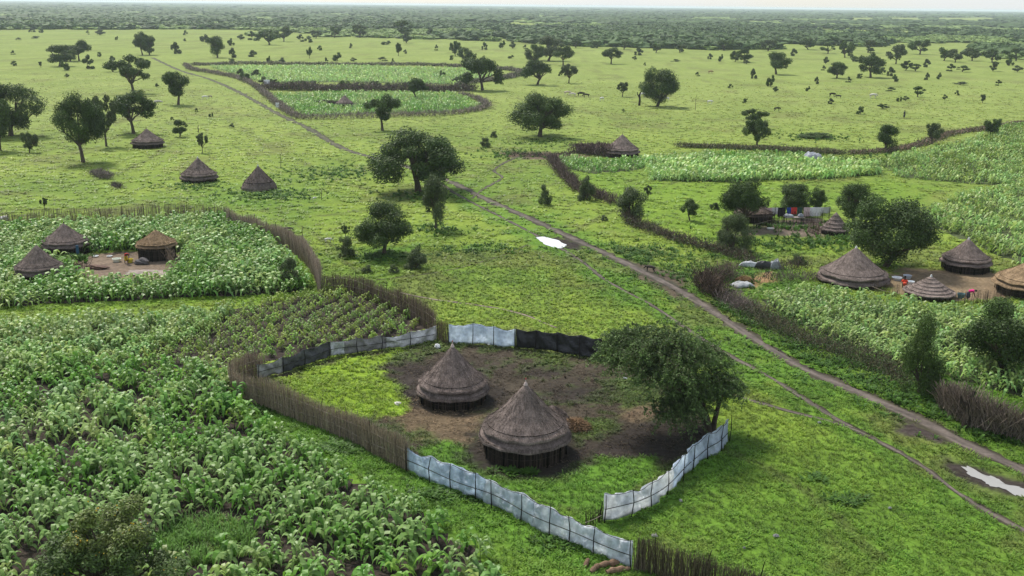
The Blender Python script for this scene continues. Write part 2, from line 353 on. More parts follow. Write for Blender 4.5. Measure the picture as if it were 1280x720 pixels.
def ground_colour(x, y):
    n1 = fbm(x * .06, y * .06, 1); n2 = fbm(x * .35, y * .35, 5, 3); n3 = fbm(x * 1.2, y * 1.2, 9, 3)
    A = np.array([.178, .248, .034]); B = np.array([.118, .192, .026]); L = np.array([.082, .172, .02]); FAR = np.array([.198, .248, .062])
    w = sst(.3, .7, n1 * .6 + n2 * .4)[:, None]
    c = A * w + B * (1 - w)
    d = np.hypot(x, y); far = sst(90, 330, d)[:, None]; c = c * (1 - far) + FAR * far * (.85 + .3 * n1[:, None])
    px, py, _ = projn(x, np.maximum(y, 30.))
    near = (1 - sst(48, 75, y)) * .75
    lush = near
    for pl, wd_ in ((LUSH[0], 3.2), (roads[1][0], 2.0)):
        lush = np.maximum(lush, (1 - sst(wd_ * .4, wd_ * 1.6, seg_dist(x, y, pl) + (n2 - .5) * 4)) * .8)
    RF = PP((930, 330), (1080, 435), (1180, 480), (1290, 540)); lush = np.maximum(lush, (1 - sst(1.5, 7, seg_dist(x, y, RF) + (n2 - .5) * 4)) * .95)
    FE = PP((300, 500), (400, 545), (520, 600), (700, 680), (800, 720)); lush = np.maximum(lush, 1 - sst(1.2, 4.5, seg_dist(x, y, FE) + (n2 - .5) * 2))
    FG = PP((755, 655), (830, 620), (910, 560)); lush = np.maximum(lush, (1 - sst(.5, 5, seg_dist(x, y, FG) + (n2 - .5) * 2)))
    for hx, hy, hr in ((323, 240, 14), (420, 215, 9), (525, 245, 7), (640, 195, 7), (480, 322, 6), (675, 178, 7), (600, 315, 5), (100, 205, 6)):
        q = P(hx, hy); lush = np.maximum(lush, (1 - sst(hr * .3, hr, np.hypot(x - q[0], (y - q[1]) * .8) + (n2 - .5) * 5)) * .85)
    lush = np.clip(lush * (1 - .85 * sst(120, 190, d)), 0, 1)[:, None]; c = c * (1 - lush) + L * lush * (.8 + .4 * n3[:, None])
    for k_, ln in enumerate(([(560, 246), (520, 262), (470, 262), (400, 270)], [(230, 170), (175, 205), (130, 222), (60, 235), (0, 240)], [(215, 100), (300, 160), (380, 205), (470, 240), (545, 245)], [(850, 190), (740, 215), (600, 262)], [(500, 366), (440, 335), (405, 300), (330, 262)],
                   [(0, 150), (200, 152), (420, 172)], [(640, 122), (800, 152), (1000, 160), (1100, 175)], [(740, 95), (1000, 105), (1290, 113)], [(0, 262), (150, 262), (300, 268)], [(700, 300), (770, 262), (850, 225)], [(900, 560), (1000, 610), (1100, 700)], [(780, 440), (860, 470), (960, 505)])):
        dd = seg_dist(x, y, smooth(PP(*ln), 5)) + (n3 - .5) * .8; k = ((1 - sst(.12, .55 + d / 500, dd)) * (.25 + .45 * n2) * (n1 > .35))[:, None]; c = c * (1 - k) + np.array([.075, .08, .03]) * k
    worn = sst(.60, .72, fbm(x * .11, y * .11, 31, 4))[:, None] * .5; c = c * (1 - worn) + np.array([.13, .135, .045]) * worn
    # paddock
    MUD = np.array([.032, .026, .022]); STR = np.array([.125, .09, .058]); BRN = np.array([.062, .05, .036])
    s = sdf(x, y, PADDOCK); pin = sst(-.3, .6, s + (n3 - .5) * 1.2)
    if pin.max() > 0:
        pc = BRN * (.7 + .6 * n3[:, None]); g = sst(.43, .54, n2 * .55 + n3 * .45)[:, None]
        pc = pc * (1 - g) + np.array([.07, .105, .025]) * g * (.6 + .6 * n2[:, None])
        for poly, col, soft, jit in ((MUD_B, MUD * 1.15, 1.2, 4), (MUD_A, MUD, .9, 2.2), (STRAW, STR, .8, 3), (STRAW2, STR, .5, 2), (LAWN_A, np.array([.17, .26, .022]), .5, 2.0), (LAWN_B, L * 1.05, .4, 1.6)):
            k = sst(-soft, soft, sdf(x, y, poly) + (n3 - .5) * jit)[:, None]
            if poly is MUD_B: k = k * (.35 + .65 * sst(.42, .55, n2))[:, None]
            pc = pc * (1 - k) + col * k * (.75 + .5 * n3[:, None])
        for hx, hy, hr in ((566, 492, 4.2), (657, 566, 4.4)):
            q = P(hx, hy); k = (1 - sst(hr * .7, hr * 1.1, np.hypot(x - q[0], y - q[1]) + (n3 - .5) * 1.5))[:, None]; pc = pc * (1 - k) + MUD * k
        c = c * (1 - pin[:, None]) + pc * pin[:, None]
    for poly, col in ((YARD_HOLE, np.array([.17, .125, .095])), (YARD_R1, np.array([.13, .10, .08])), (YARD_R2, np.array([.19, .14, .085])),
                      (PP((620, 190), (690, 190), (745, 196), (700, 201), (640, 198)), np.array([.10, .075, .05])), (PP((785, 325), (860, 345), (850, 375), (800, 350)), np.array([.09, .07, .05])),
                      (PP((690, 296), (735, 304), (728, 315), (690, 306)), MUD * 1.1), (PP((1175, 570), (1290, 605), (1290, 625), (1190, 600)), MUD * 1.2), (PP((1130, 520), (1190, 540), (1180, 555), (1120, 540)), MUD * 1.5),
                      (PP((925, 350), (965, 340), (970, 350), (935, 362)), np.array([.25, .16, .08]))):
        k = sst(-.6, .5, sdf(x, y, poly) + (n3 - .5) * 1.8)[:, None]; c = c * (1 - k) + col * k * (.75 + .5 * n3[:, None])
    SB = PP((-60, 382), (120, 378), (260, 370), (400, 362), (330, 380), (250, 378), (90, 388), (-60, 392))
    k = sst(-.8, .8, sdf(x, y, SB))[:, None]; c = c * (1 - k) + np.array([.13, .22, .02]) * k
    k = sst(-1, 1, sdf(x, y, PP((700, 215), (800, 215), (830, 230), (1100, 226), (1180, 235), (1140, 262), (1060, 250), (900, 300), (820, 280))) )[:, None]
    c = c * (1 - k * .5) + np.array([.13, .23, .02]) * k * .5
    return c

# ---- ground sheet: fine near the compounds, coarse towards the horizon
def axis(a, b, step, lo, hi, g=1.035):
    x = list(np.arange(a, b, step)); s = step
    while x[-1] < hi: s *= g; x.append(min(x[-1] + s, hi + 1e-3))
    s = step; left = [x[0]]
    while left[-1] > lo: s *= g; left.append(max(left[-1] - s, lo - 1e-3))
    return np.array(left[::-1][:-1] + x)
gx = axis(-48, 50, .32, -16000, 16000); gy = axis(38, 135, .32, -3000, 22000)
X, Y = np.meshgrid(gx, gy); nx, ny = len(gx), len(gy)
V = np.stack([X.ravel(), Y.ravel(), np.zeros(X.size)], 1)
ii = (np.arange(ny - 1)[:, None] * nx + np.arange(nx - 1)[None]).ravel()
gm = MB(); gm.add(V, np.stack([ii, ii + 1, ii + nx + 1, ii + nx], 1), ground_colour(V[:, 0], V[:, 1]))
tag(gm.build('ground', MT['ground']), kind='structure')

# ---- field soil sheets, ragged edges
def soil_sheet(name, poly, cell, z, col, hole=None, jit=1.2, m='soil'):
    lo = poly.min(0) - 1; hi = poly.max(0) + 1
    hi = np.minimum(hi, [260, 700])
    xs = np.arange(lo[0], hi[0], cell); ys = np.arange(lo[1], hi[1], cell); Xs, Ys = np.meshgrid(xs, ys); n = len(xs)
    x = Xs.ravel(); y = Ys.ravel()
    s = sdf(x, y, poly) + (fbm(x * 1.1, y * 1.1, 3, 3) - .5) * jit
    if hole is not None: s = np.minimum(s, -sdf(x, y, hole) + (fbm(x, y, 8, 2) - .5))
    ok = (s > 0).reshape(Xs.shape); q = ok[:-1, :-1] & ok[1:, :-1] & ok[:-1, 1:] & ok[1:, 1:]
    jj, kk = np.nonzero(q); i0 = jj * n + kk; f = np.stack([i0, i0 + 1, i0 + n + 1, i0 + n], 1)
    u, inv = np.unique(f, return_inverse=True); v = np.stack([x[u], y[u], np.full(len(u), z)], 1)
    nn = fbm(x[u] * .5, y[u] * .5, 12, 3)[:, None]
    mb = MB(); mb.add(v, inv.reshape(-1, 4), np.array(col) * (.7 + .6 * nn)); return tag(mb.build(name, MT[m]), kind='structure')
SO = (.038, .029, .023)
soil_sheet('field_soil', FIELDS['lower'], .3, .004, SO)
soil_sheet('field_soil', FIELDS['mid'], .4, .004, (.06, .07, .03))
soil_sheet('field_soil', FIELDS['young'], .3, .008, (.036, .027, .022))
soil_sheet('field_soil', FIELDS['yard'], .5, .004, SO, YARD_HOLE0)
soil_sheet('field_soil', FIELDS['right'], .5, .004, (.055, .065, .03))
for k in ('strip', 'stripb', 'far_r'): soil_sheet('field_soil', FIELDS[k], .8, .004 if k != 'stripb' else .008, (.06, .075, .03))
for k in ('far_a', 'far_b'): soil_sheet('field_soil', FIELDS[k], 1.5, .004, (.07, .09, .035))

# ---- trodden paths
def ribbon(name, pl, w, z, seed, cen=(.26, .205, .17), edge=(.075, .058, .042)):  # dark edge colour paints in the shade of shallow side ditches
    pts, t = resample(pl, .45 if w > .3 else .6); T = np.gradient(pts, axis=0); T /= np.linalg.norm(T, axis=1)[:, None]
    Nn = np.stack([-T[:, 1], T[:, 0]], 1); a = np.array([-1.5, -1.05, -.55, 0, .55, 1.05, 1.5])
    sc = 1 + np.clip((np.hypot(pts[:, 0], pts[:, 1]) - 140) / 300, 0, .1); ditch_shade = 1 if w > .6 else 0
    wv = w * .5 * (1 + .5 * (vnoise(t * .35, t * 0, seed) - .5)) * sc
    V = []; C = []
    for k, q in enumerate(a):
        off = q * wv + (vnoise(t * (1.3 if abs(q) > 1 else .6), t * 0 + k, seed + 3) - .5) * w * (.75 if abs(q) > 1.2 else .18)
        V.append(np.c_[pts + Nn * off[:, None], np.full(len(pts), z)])
        m = vnoise(t * .8, t * 0 + k * 3, seed + 8)[:, None]
        f_ = np.clip((np.hypot(pts[:, 0], pts[:, 1]) - 110) / 120, 0, 1)[:, None] * .75
        C.append((np.array(cen) * (1 - f_) + np.array([.065, .07, .03]) * f_ if abs(q) < (.9 if ditch_shade != 1 else .6) else np.array(edge)) * (.6 + .8 * m))
    V = np.stack(V, 1).reshape(-1, 3); C = np.stack(C, 1).reshape(-1, 3)
    i = (np.arange(len(pts) - 1)[:, None] * 7 + np.arange(6)[None]).ravel()
    mb = MB(); mb.add(V, np.stack([i, i + 7, i + 8, i + 1], 1), C); tag(mb.build(name, MT['path']), kind='structure')
for k, (pl, w) in enumerate(roads):
    ribbon('dirt_path' if w > .6 else 'footpath', pl, w, .012 + .004 * k, k * 11, cen=(.105, .086, .074) if k != 3 else (.2, .17, .12), edge=(.045, .04, .024) if k != 4 else (.09, .11, .03))

def puddle(poly, z, m):
    mb = MB(); q = smooth(np.vstack([poly, poly[:1]]), 5)[:-1]; n = len(q); c = q.mean(0)
    rg = np.random.default_rng(5); q = c + (q - c) * (1 + .12 * rg.normal(size=(n, 1)) * .6)
    v = np.vstack([np.c_[q, np.full(n, z)], [[*c, z]]]); mb.add(v, [[n, i, (i + 1) % n] for i in range(n)])
    tag(mb.build('water', MT[m]), kind='structure')
puddle(PP((668, 296), (684, 297), (700, 302), (708, 308), (698, 311), (680, 305)), .03, 'brightwater')
puddle(PP((1203, 583), (1214, 585), (1228, 593), (1246, 598), (1258, 606), (1274, 609), (1290, 617), (1290, 624), (1268, 619), (1256, 612), (1238, 608), (1226, 600), (1212, 594)), .034, 'water')

# ------------------------------------------------------------------ grass
rg = np.random.default_rng(11)
def tuft_template(nb, spread, h, w, seed):
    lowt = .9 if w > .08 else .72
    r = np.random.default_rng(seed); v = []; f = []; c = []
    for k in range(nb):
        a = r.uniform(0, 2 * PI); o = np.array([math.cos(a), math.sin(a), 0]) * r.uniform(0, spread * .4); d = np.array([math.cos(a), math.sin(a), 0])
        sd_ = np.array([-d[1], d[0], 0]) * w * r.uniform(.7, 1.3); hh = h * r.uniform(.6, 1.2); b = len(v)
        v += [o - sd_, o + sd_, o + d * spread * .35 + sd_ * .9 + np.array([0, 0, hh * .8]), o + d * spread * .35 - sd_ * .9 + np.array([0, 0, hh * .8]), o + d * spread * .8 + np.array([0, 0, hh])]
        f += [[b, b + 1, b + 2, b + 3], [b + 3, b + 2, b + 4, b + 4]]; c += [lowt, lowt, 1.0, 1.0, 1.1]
    f = np.array(f); tri = np.array([[q[0], q[1], q[2]] for q in f[f[:, 2] != f[:, 3]]] )
    F = []
    for q in f:
        if q[2] == q[3]: F.append([q[0], q[1], q[2]])
        else: F += [[q[0], q[1], q[2]], [q[0], q[2], q[3]]]
    return np.array(v), np.array(F), np.array(c)
def in_frame(x, y, mx=70, ytop=0):
    px, py, d = projn(x, y); return (px > -mx) & (px < 1280 + mx) & (py < 720 + mx * 1.2) & (d > 5)
def field_mask(x, y):
    m = np.zeros(x.shape, bool)
    for k, p in FIELDS.items(): m |= inside(x, y, p)
    m &= ~inside(x, y, FRONT_PATCH); m |= inside(x, y, YARD_HOLE) | inside(x, y, YARD_R1) | inside(x, y, YARD_R2); return m
def grass(name, y0, y1, dens, spread, h, w, nb, label, seed, fade=lambda y: 1.0):
    r = np.random.default_rng(seed); half = y1 * .56
    n = int((y1 - y0) * 2 * half * dens); x = r.uniform(-half, half, n); y = r.uniform(y0, y1, n)
    k = in_frame(x, y) & ~field_mask(x, y) & (r.uniform(size=n) < fade(y)); x, y = x[k], y[k]
    for pl, wd_ in roads:
        if wd_ > .25: k = seg_dist(x, y, pl) > wd_ * .62 + r.uniform(-.12, .3, len(x)); x, y = x[k], y[k]
    c = ground_colour(x, y); green = c[:, 1] / (c[:, 0] + 1e-6)
    k = (green > 1.1) | (r.uniform(size=len(x)) < .02); x, y, c = x[k], y[k], c[k]
    for q in (((1250, 606), 1.7), ((690, 303), 2.6)):
        p_ = P(*q[0]); k = np.hypot(x - p_[0], y - p_[1]) > q[1]; x, y, c = x[k], y[k], c[k]
    n3 = fbm(x * .9, y * .9, 21, 3); s = .55 + 1.0 * n3 + r.uniform(-.15, .25, len(x))
    cl = c * (1.0 + .6 * sst(.3, .7, n3))[:, None] * r.uniform(.8, 1.3, (len(x), 1)) * np.stack([r.uniform(.9, 1.15, len(x)), np.ones(len(x)), np.full(len(x), .9)], 1)
    mb = MB()
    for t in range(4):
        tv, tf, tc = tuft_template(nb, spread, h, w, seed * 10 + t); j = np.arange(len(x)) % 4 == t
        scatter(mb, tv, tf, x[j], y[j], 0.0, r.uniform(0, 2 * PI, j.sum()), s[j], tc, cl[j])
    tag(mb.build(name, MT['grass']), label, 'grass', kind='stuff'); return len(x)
print('grass', grass('grass', 38, 72, 16, .24, .13, .02, 6, 'short green grass around the tarp-fenced compound and lower paths', 1),
 grass('grass', 68, 125, 8, .34, .15, .035, 5, 'yellow-green grass of the middle meadow behind the black tarp fence', 2, lambda y: np.clip((y - 66) / 8, 0, 1) * np.clip((125 - y) / 25, 0, 1)),
 grass('grass', 100, 420, .8, .7, .16, .09, 5, 'pale grass tufts covering the far half of the meadow', 3, lambda y: np.clip((y - 98) / 25, 0, 1) * np.clip((420 - y) / 330, 0, 1) ** 1.3))
# a mound of taller grass in the lower field
x = rg.uniform(-30, 0, 6000); y = rg.uniform(42, 60, 6000); k = inside(x, y, FRONT_PATCH); x, y = x[k], y[k]
mb = MB(); tv, tf, tc = tuft_template(9, .35, .5, .014, 77)
scatter(mb, tv, tf, x, y, 0.0, rg.uniform(0, 6.3, len(x)), rg.uniform(.8, 1.5, len(x)), tc, np.array([.15, .29, .06]) * rg.uniform(.8, 1.3, (len(x), 1)))
tag(mb.build('tall_grass', MT['grass']), 'mound of tall fine green grass among the maize beside the olive bush', 'tall grass', kind='stuff')
# weeds: taller dark-green ground cover beside paths, huts and fences
def weeds(spots, label, seed, h=.28):
    r = np.random.default_rng(seed); mb = MB()
    for t, (px, py, rx, ry, n) in enumerate(spots):
        q = P(px, py); a = r.normal(size=(n, 2)) * np.array([rx, ry]) * .5
        for pl, wd_ in roads[:2]: a = a[seg_dist(q[0] + a[:, 0], q[1] + a[:, 1], pl) > wd_ * .5 + .45]
        n = len(a)
        tv, tf, tc = tuft_template(8, .45, h, .06, seed + t)
        scatter(mb, tv, tf, q[0] + a[:, 0], q[1] + a[:, 1], 0.0, r.uniform(0, 6.3, n), r.uniform(.5, 1.3, n), tc, np.array([.055, .125, .016]) * r.uniform(.7, 1.6, (n, 1)))
    tag(mb.build('weeds', MT['grass']), label, 'weeds', kind='stuff')
weeds([(420, 218, 9, 10, 260), (330, 244, 8, 5, 200), (250, 232, 6, 4, 120), (525, 245, 6, 5, 140), (600, 312, 5, 3, 100), (480, 322, 5, 3, 120), (545, 287, 4, 3, 60), (640, 193, 7, 8, 150), (675, 178, 7, 7, 120)],
      'dark leafy weeds around meadow tree feet and the two middle huts', 3)
weeds([(1060, 455, 5, 2, 160), (1100, 480, 5, 2, 200), (1010, 430, 5, 3, 180), (960, 400, 4, 3, 180), (1190, 520, 4, 1.5, 160), (1250, 545, 4, 1.5, 160), (900, 385, 3, 3, 120), (870, 345, 7, 5, 240), (820, 318, 6, 5, 160), (780, 315, 5, 4, 100), (1130, 500, 4, 1.5, 120)],
      'lush weeds along the dirt path beside the right-hand field', 4)
weeds([(1055, 625, 1.0, .7, 40), (1020, 600, .6, .5, 15), (330, 512, 2, 1, 60), (430, 560, 2.5, 1, 90), (560, 620, 3, 1, 90), (650, 592, 1.3, .3, 26), (700, 680, 2, 1, 40)],
      'leafy weed clumps near the white tarp fence and right lawn', 5, .2)
weeds([(92, 323, 2.6, 1.6, 60)], 'green leafy weeds between the two grey huts of the left homestead', 9, .4)
weeds([(970, 193, 10, 8, 200), (1020, 172, 8, 8, 200), (1110, 200, 12, 8, 200), (980, 285, 5, 3, 80), (1010, 305, 6, 4, 120), (930, 305, 6, 5, 140), (1060, 300, 5, 3, 90)],
      'green undergrowth around the right-hand homestead yards', 6, .35)

def litter():
    r = np.random.default_rng(41); lo = PADDOCK.min(0); hi = PADDOCK.max(0); n = 60000; x = r.uniform(lo[0], hi[0], n); y = r.uniform(lo[1], hi[1], n)
    k = inside(x, y, PADDOCK) & ~inside(x, y, LAWN_A) & ~inside(x, y, LAWN_B) & (fbm(x * 1.3, y * 1.3, 50, 3) + r.normal(size=n) * .1 > .48); x, y = x[k], y[k]; n = len(x)
    a = r.uniform(0, 6.3, n); L = r.uniform(.04, .22, n); A = np.stack([x, y, r.uniform(.005, .04, n)], 1); B = A + np.stack([np.cos(a) * L, np.sin(a) * L, r.uniform(0, .05, n)], 1)
    st = sst(-1, .6, sdf(x, y, STRAW))[:, None]; c = (np.array([.09, .07, .05]) * (1 - st) + np.array([.24, .175, .11]) * st) * r.uniform(.3, 1.7, (n, 1))
    mb = MB(); sticks(mb, A, B, r.uniform(.008, .022, n), c, r); tag(mb.build('litter', MT['stick']), 'dry stalks and dung crumbs trodden into the fenced yard', 'litter', kind='stuff')
litter()

# ------------------------------------------------------------------ crops
def crop_template(nl, segs, h, L, w, seed, droop=1.0):
    r = np.random.default_rng(seed); v = []; f = []; c = []
    for s in range(3):      # stem
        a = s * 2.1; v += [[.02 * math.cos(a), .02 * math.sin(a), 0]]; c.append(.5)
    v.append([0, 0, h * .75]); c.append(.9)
    f += [[0, 1, 3], [1, 2, 3], [2, 0, 3]]
    for k in range(nl):
        a = (k % 2) * PI + r.uniform(-.6, .6) + (k // 2) * .7; z0 = h * (.12 + .6 * k / nl); ll = L * r.uniform(.75, 1.15) * (1.0 if k < nl * .7 else .75)
        up = r.uniform(.55, .95) + .5 * k / nl; d = np.array([math.cos(a), math.sin(a), 0]); sd_ = np.array([-d[1], d[0], 0]); b = len(v)
        for q in range(segs + 1):
            t = q / segs; x_ = ll * t * (1 - .25 * t); z = z0 + ll * (up * t - (up + .45 * droop) * t ** 2.2 * .85)
            wd_ = w * (math.sin(PI * min(1, (t * .8 + .15))) ** .7) if q < segs else .004
            p = d * x_ + np.array([0, 0, z]); tw = np.array([0, 0, 1]) * wd_ * .25 * math.sin(k * 2.3 + q)
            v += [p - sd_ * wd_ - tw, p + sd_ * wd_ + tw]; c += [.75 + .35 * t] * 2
        for q in range(segs):
            e = b + q * 2; f += [[e, e + 1, e + 3], [e, e + 3, e + 2]]
    return np.array(v, float), np.array(f), np.array(c)
NEAR_T = [crop_template(11, 4, 1.0, .62, .062, 100 + k) for k in range(6)]
MID_T = [crop_template(7, 3, 1.0, .62, .06, 200 + k) for k in range(5)]
FAR_T = [crop_template(6, 2, 1.0, .7, .10, 300 + k) for k in range(4)]
def field_points(poly, sp, row, rz, seed, gap=0.0, hole=None, jit=.3, extra=None):
    r = np.random.default_rng(seed); c = poly.mean(0); q = poly - c; rad = np.hypot(q[:, 0], q[:, 1]).max()
    a, b = np.meshgrid(np.arange(-rad, rad, sp), np.arange(-rad, rad, row)); a = a.ravel() + r.normal(size=a.size) * sp * jit; b = b.ravel() + r.normal(size=b.size) * row * jit * .6
    x = c[0] + a * math.cos(rz) - b * math.sin(rz); y = c[1] + a * math.sin(rz) + b * math.cos(rz)
    k = inside(x, y, poly) & in_frame(x, y, 90); x, y = x[k], y[k]
    k = fbm(x * .8, y * .8, seed, 3) > gap; x, y = x[k], y[k]
    for hh in ([hole] if hole is not None else []) + [FRONT_PATCH]: k = ~inside(x, y, hh); x, y = x[k], y[k]
    for pl, wd_ in roads: k = seg_dist(x, y, pl) > wd_ * .7; x, y = x[k], y[k]
    return x, y, r
INDIV = []
def field(key, tmpl, sp, row, rz, h, colA, colB, seed, label, gap=0.0, hole=None, skip=(), name='maize_crop', indiv=0, jit=.3, hfun=None):
    x, y, r = field_points(FIELDS[key], sp, row, rz, seed, gap, hole, jit)
    for (qx, qy, qr) in skip:
        q = P(qx, qy); k = np.hypot(x - q[0], y - q[1]) > qr; x, y = x[k], y[k]
    n3 = fbm(x * .2, y * .2, seed + 7, 3); w = np.clip(sst(.35, .65, n3) + r.uniform(-.3, .3, len(x)), 0, 1)[:, None]
    col = (colA * (1 - w) + colB * w) * r.uniform(.75, 1.3, (len(x), 1)) * np.stack([r.uniform(.85, 1.25, len(x)), np.ones(len(x)), r.uniform(.8, 1.1, len(x))], 1); s = h * r.uniform(.7, 1.2, len(x)) * (.75 + .5 * fbm(x * .35, y * .35, seed + 3, 2))
    if hfun is not None: s = s * hfun(x, y)
    rot = r.uniform(0, 2 * PI, len(x)); o = np.argsort(np.hypot(x, y)); x, y, s, rot, col = x[o], y[o], s[o], rot[o], col[o]
    if indiv:
        vis = in_frame(x, y, -4); px, py, _ = projn(x, y); vis &= (py < 716)
        idx = np.nonzero(vis)[0][:indiv]; INDIV.append((key, x[idx], y[idx], s[idx], rot[idx], col[idx]))
        m = np.ones(len(x), bool); m[idx] = False; x, y, s, rot, col = x[m], y[m], s[m], rot[m], col[m]
    mb = MB()
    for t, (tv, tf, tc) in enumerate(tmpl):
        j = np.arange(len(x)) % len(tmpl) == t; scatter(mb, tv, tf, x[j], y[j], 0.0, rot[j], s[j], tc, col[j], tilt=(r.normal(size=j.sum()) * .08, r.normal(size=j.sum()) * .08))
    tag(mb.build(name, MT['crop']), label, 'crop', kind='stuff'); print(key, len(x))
field('lower', NEAR_T, .74, .98, .5, 1.75, GREEN * 1.25, PALE * 1.15, 1, 'rest of the dense maize field filling the lower left', gap=.37, indiv=300, jit=.33)
field('mid', NEAR_T, .68, .85, .4, 1.5, PALE, PALE * 1.35, 2, 'pale green crop between the left homestead and the dark ploughed plot', gap=.25)
field('young', NEAR_T, .62, 1.5, 1.25, 1.05, YELL * 1.2, YELL, 3, 'young maize standing apart in rows on dark soil', gap=.28, jit=.13)
field('yard', MID_T, .6, .75, .2, 2.1, GREEN * 1.2, PALE * 1.25, 4, 'tall sorghum growing round the left homestead', hole=YARD_HOLE, skip=((51, 352, 2.6), (82, 325, 3.2), (200, 322, 3.0)))
field('right', MID_T, .6, .75, .6, 1.5, PALE * 1.1, PALE * 1.4, 5, 'pale leafy crop in front of the right-hand homestead', skip=((1067, 352, 4.5), (1158, 375, 2.6)), gap=.2)
field('strip', FAR_T, .6, .8, .1, 1.7, PALE * 1.4, PALE * 1.8, 6, 'tall silvery sorghum strip with a crisp dark front edge')
field('stripb', FAR_T, .75, 1.0, .3, 1.3, GREEN * 1.4, PALE * 1.4, 7, 'mixed green crop around the hut beyond the brush hedge', gap=.25, skip=((776, 193, 4),))
field('far_r', FAR_T, .75, .95, -.2, 1.4, YELL, PALE * 1.5, 8, 'broad crop field behind the right-hand homestead', gap=.38)
field('far_a', FAR_T, 1.3, 1.9, .1, 1.5, PALE * 1.5, PALE * 1.9, 9, 'far pale crop field, upper of the two ringed by brush', gap=.2)
field('far_b', FAR_T, 1.1, 1.5, .1, 1.4, GREEN * 1.5, PALE * 1.6, 10, 'far green crop field around the lone small hut', gap=.2, skip=((431, 132, 5),))
print('part1')
# the 300 largest maize plants, each a plant of its own
PLm = {}
for key, xs, ys, ss, rs, cs in INDIV:
    tints = [GREEN * 1.2, (GREEN + PALE) / 1.75, PALE * 1.15]
    for k in range(len(xs)):
        t = k % 6; q = int(np.argmin([abs(cs[k][1] - tt[1]) for tt in tints]))
        if (t, q) not in PLm:
            tv, tf, tc = NEAR_T[t]; m_ = MB(); m_.add(tv, tf, tints[q][None] * tc[:, None]); PLm[(t, q)] = m_.mesh('maize_leaves', MT['crop'])
        o = mobj('maize_plant', PLm[(t, q)]); o.location = (xs[k], ys[k], 0); o.rotation_euler.z = rs[k]; o.scale = (ss[k],) * 3
        tag(o, 'green maize plant with arching leaves in the nearest rows at the bottom left', 'maize plant', 'maize plants in the nearest rows of the lower left field')

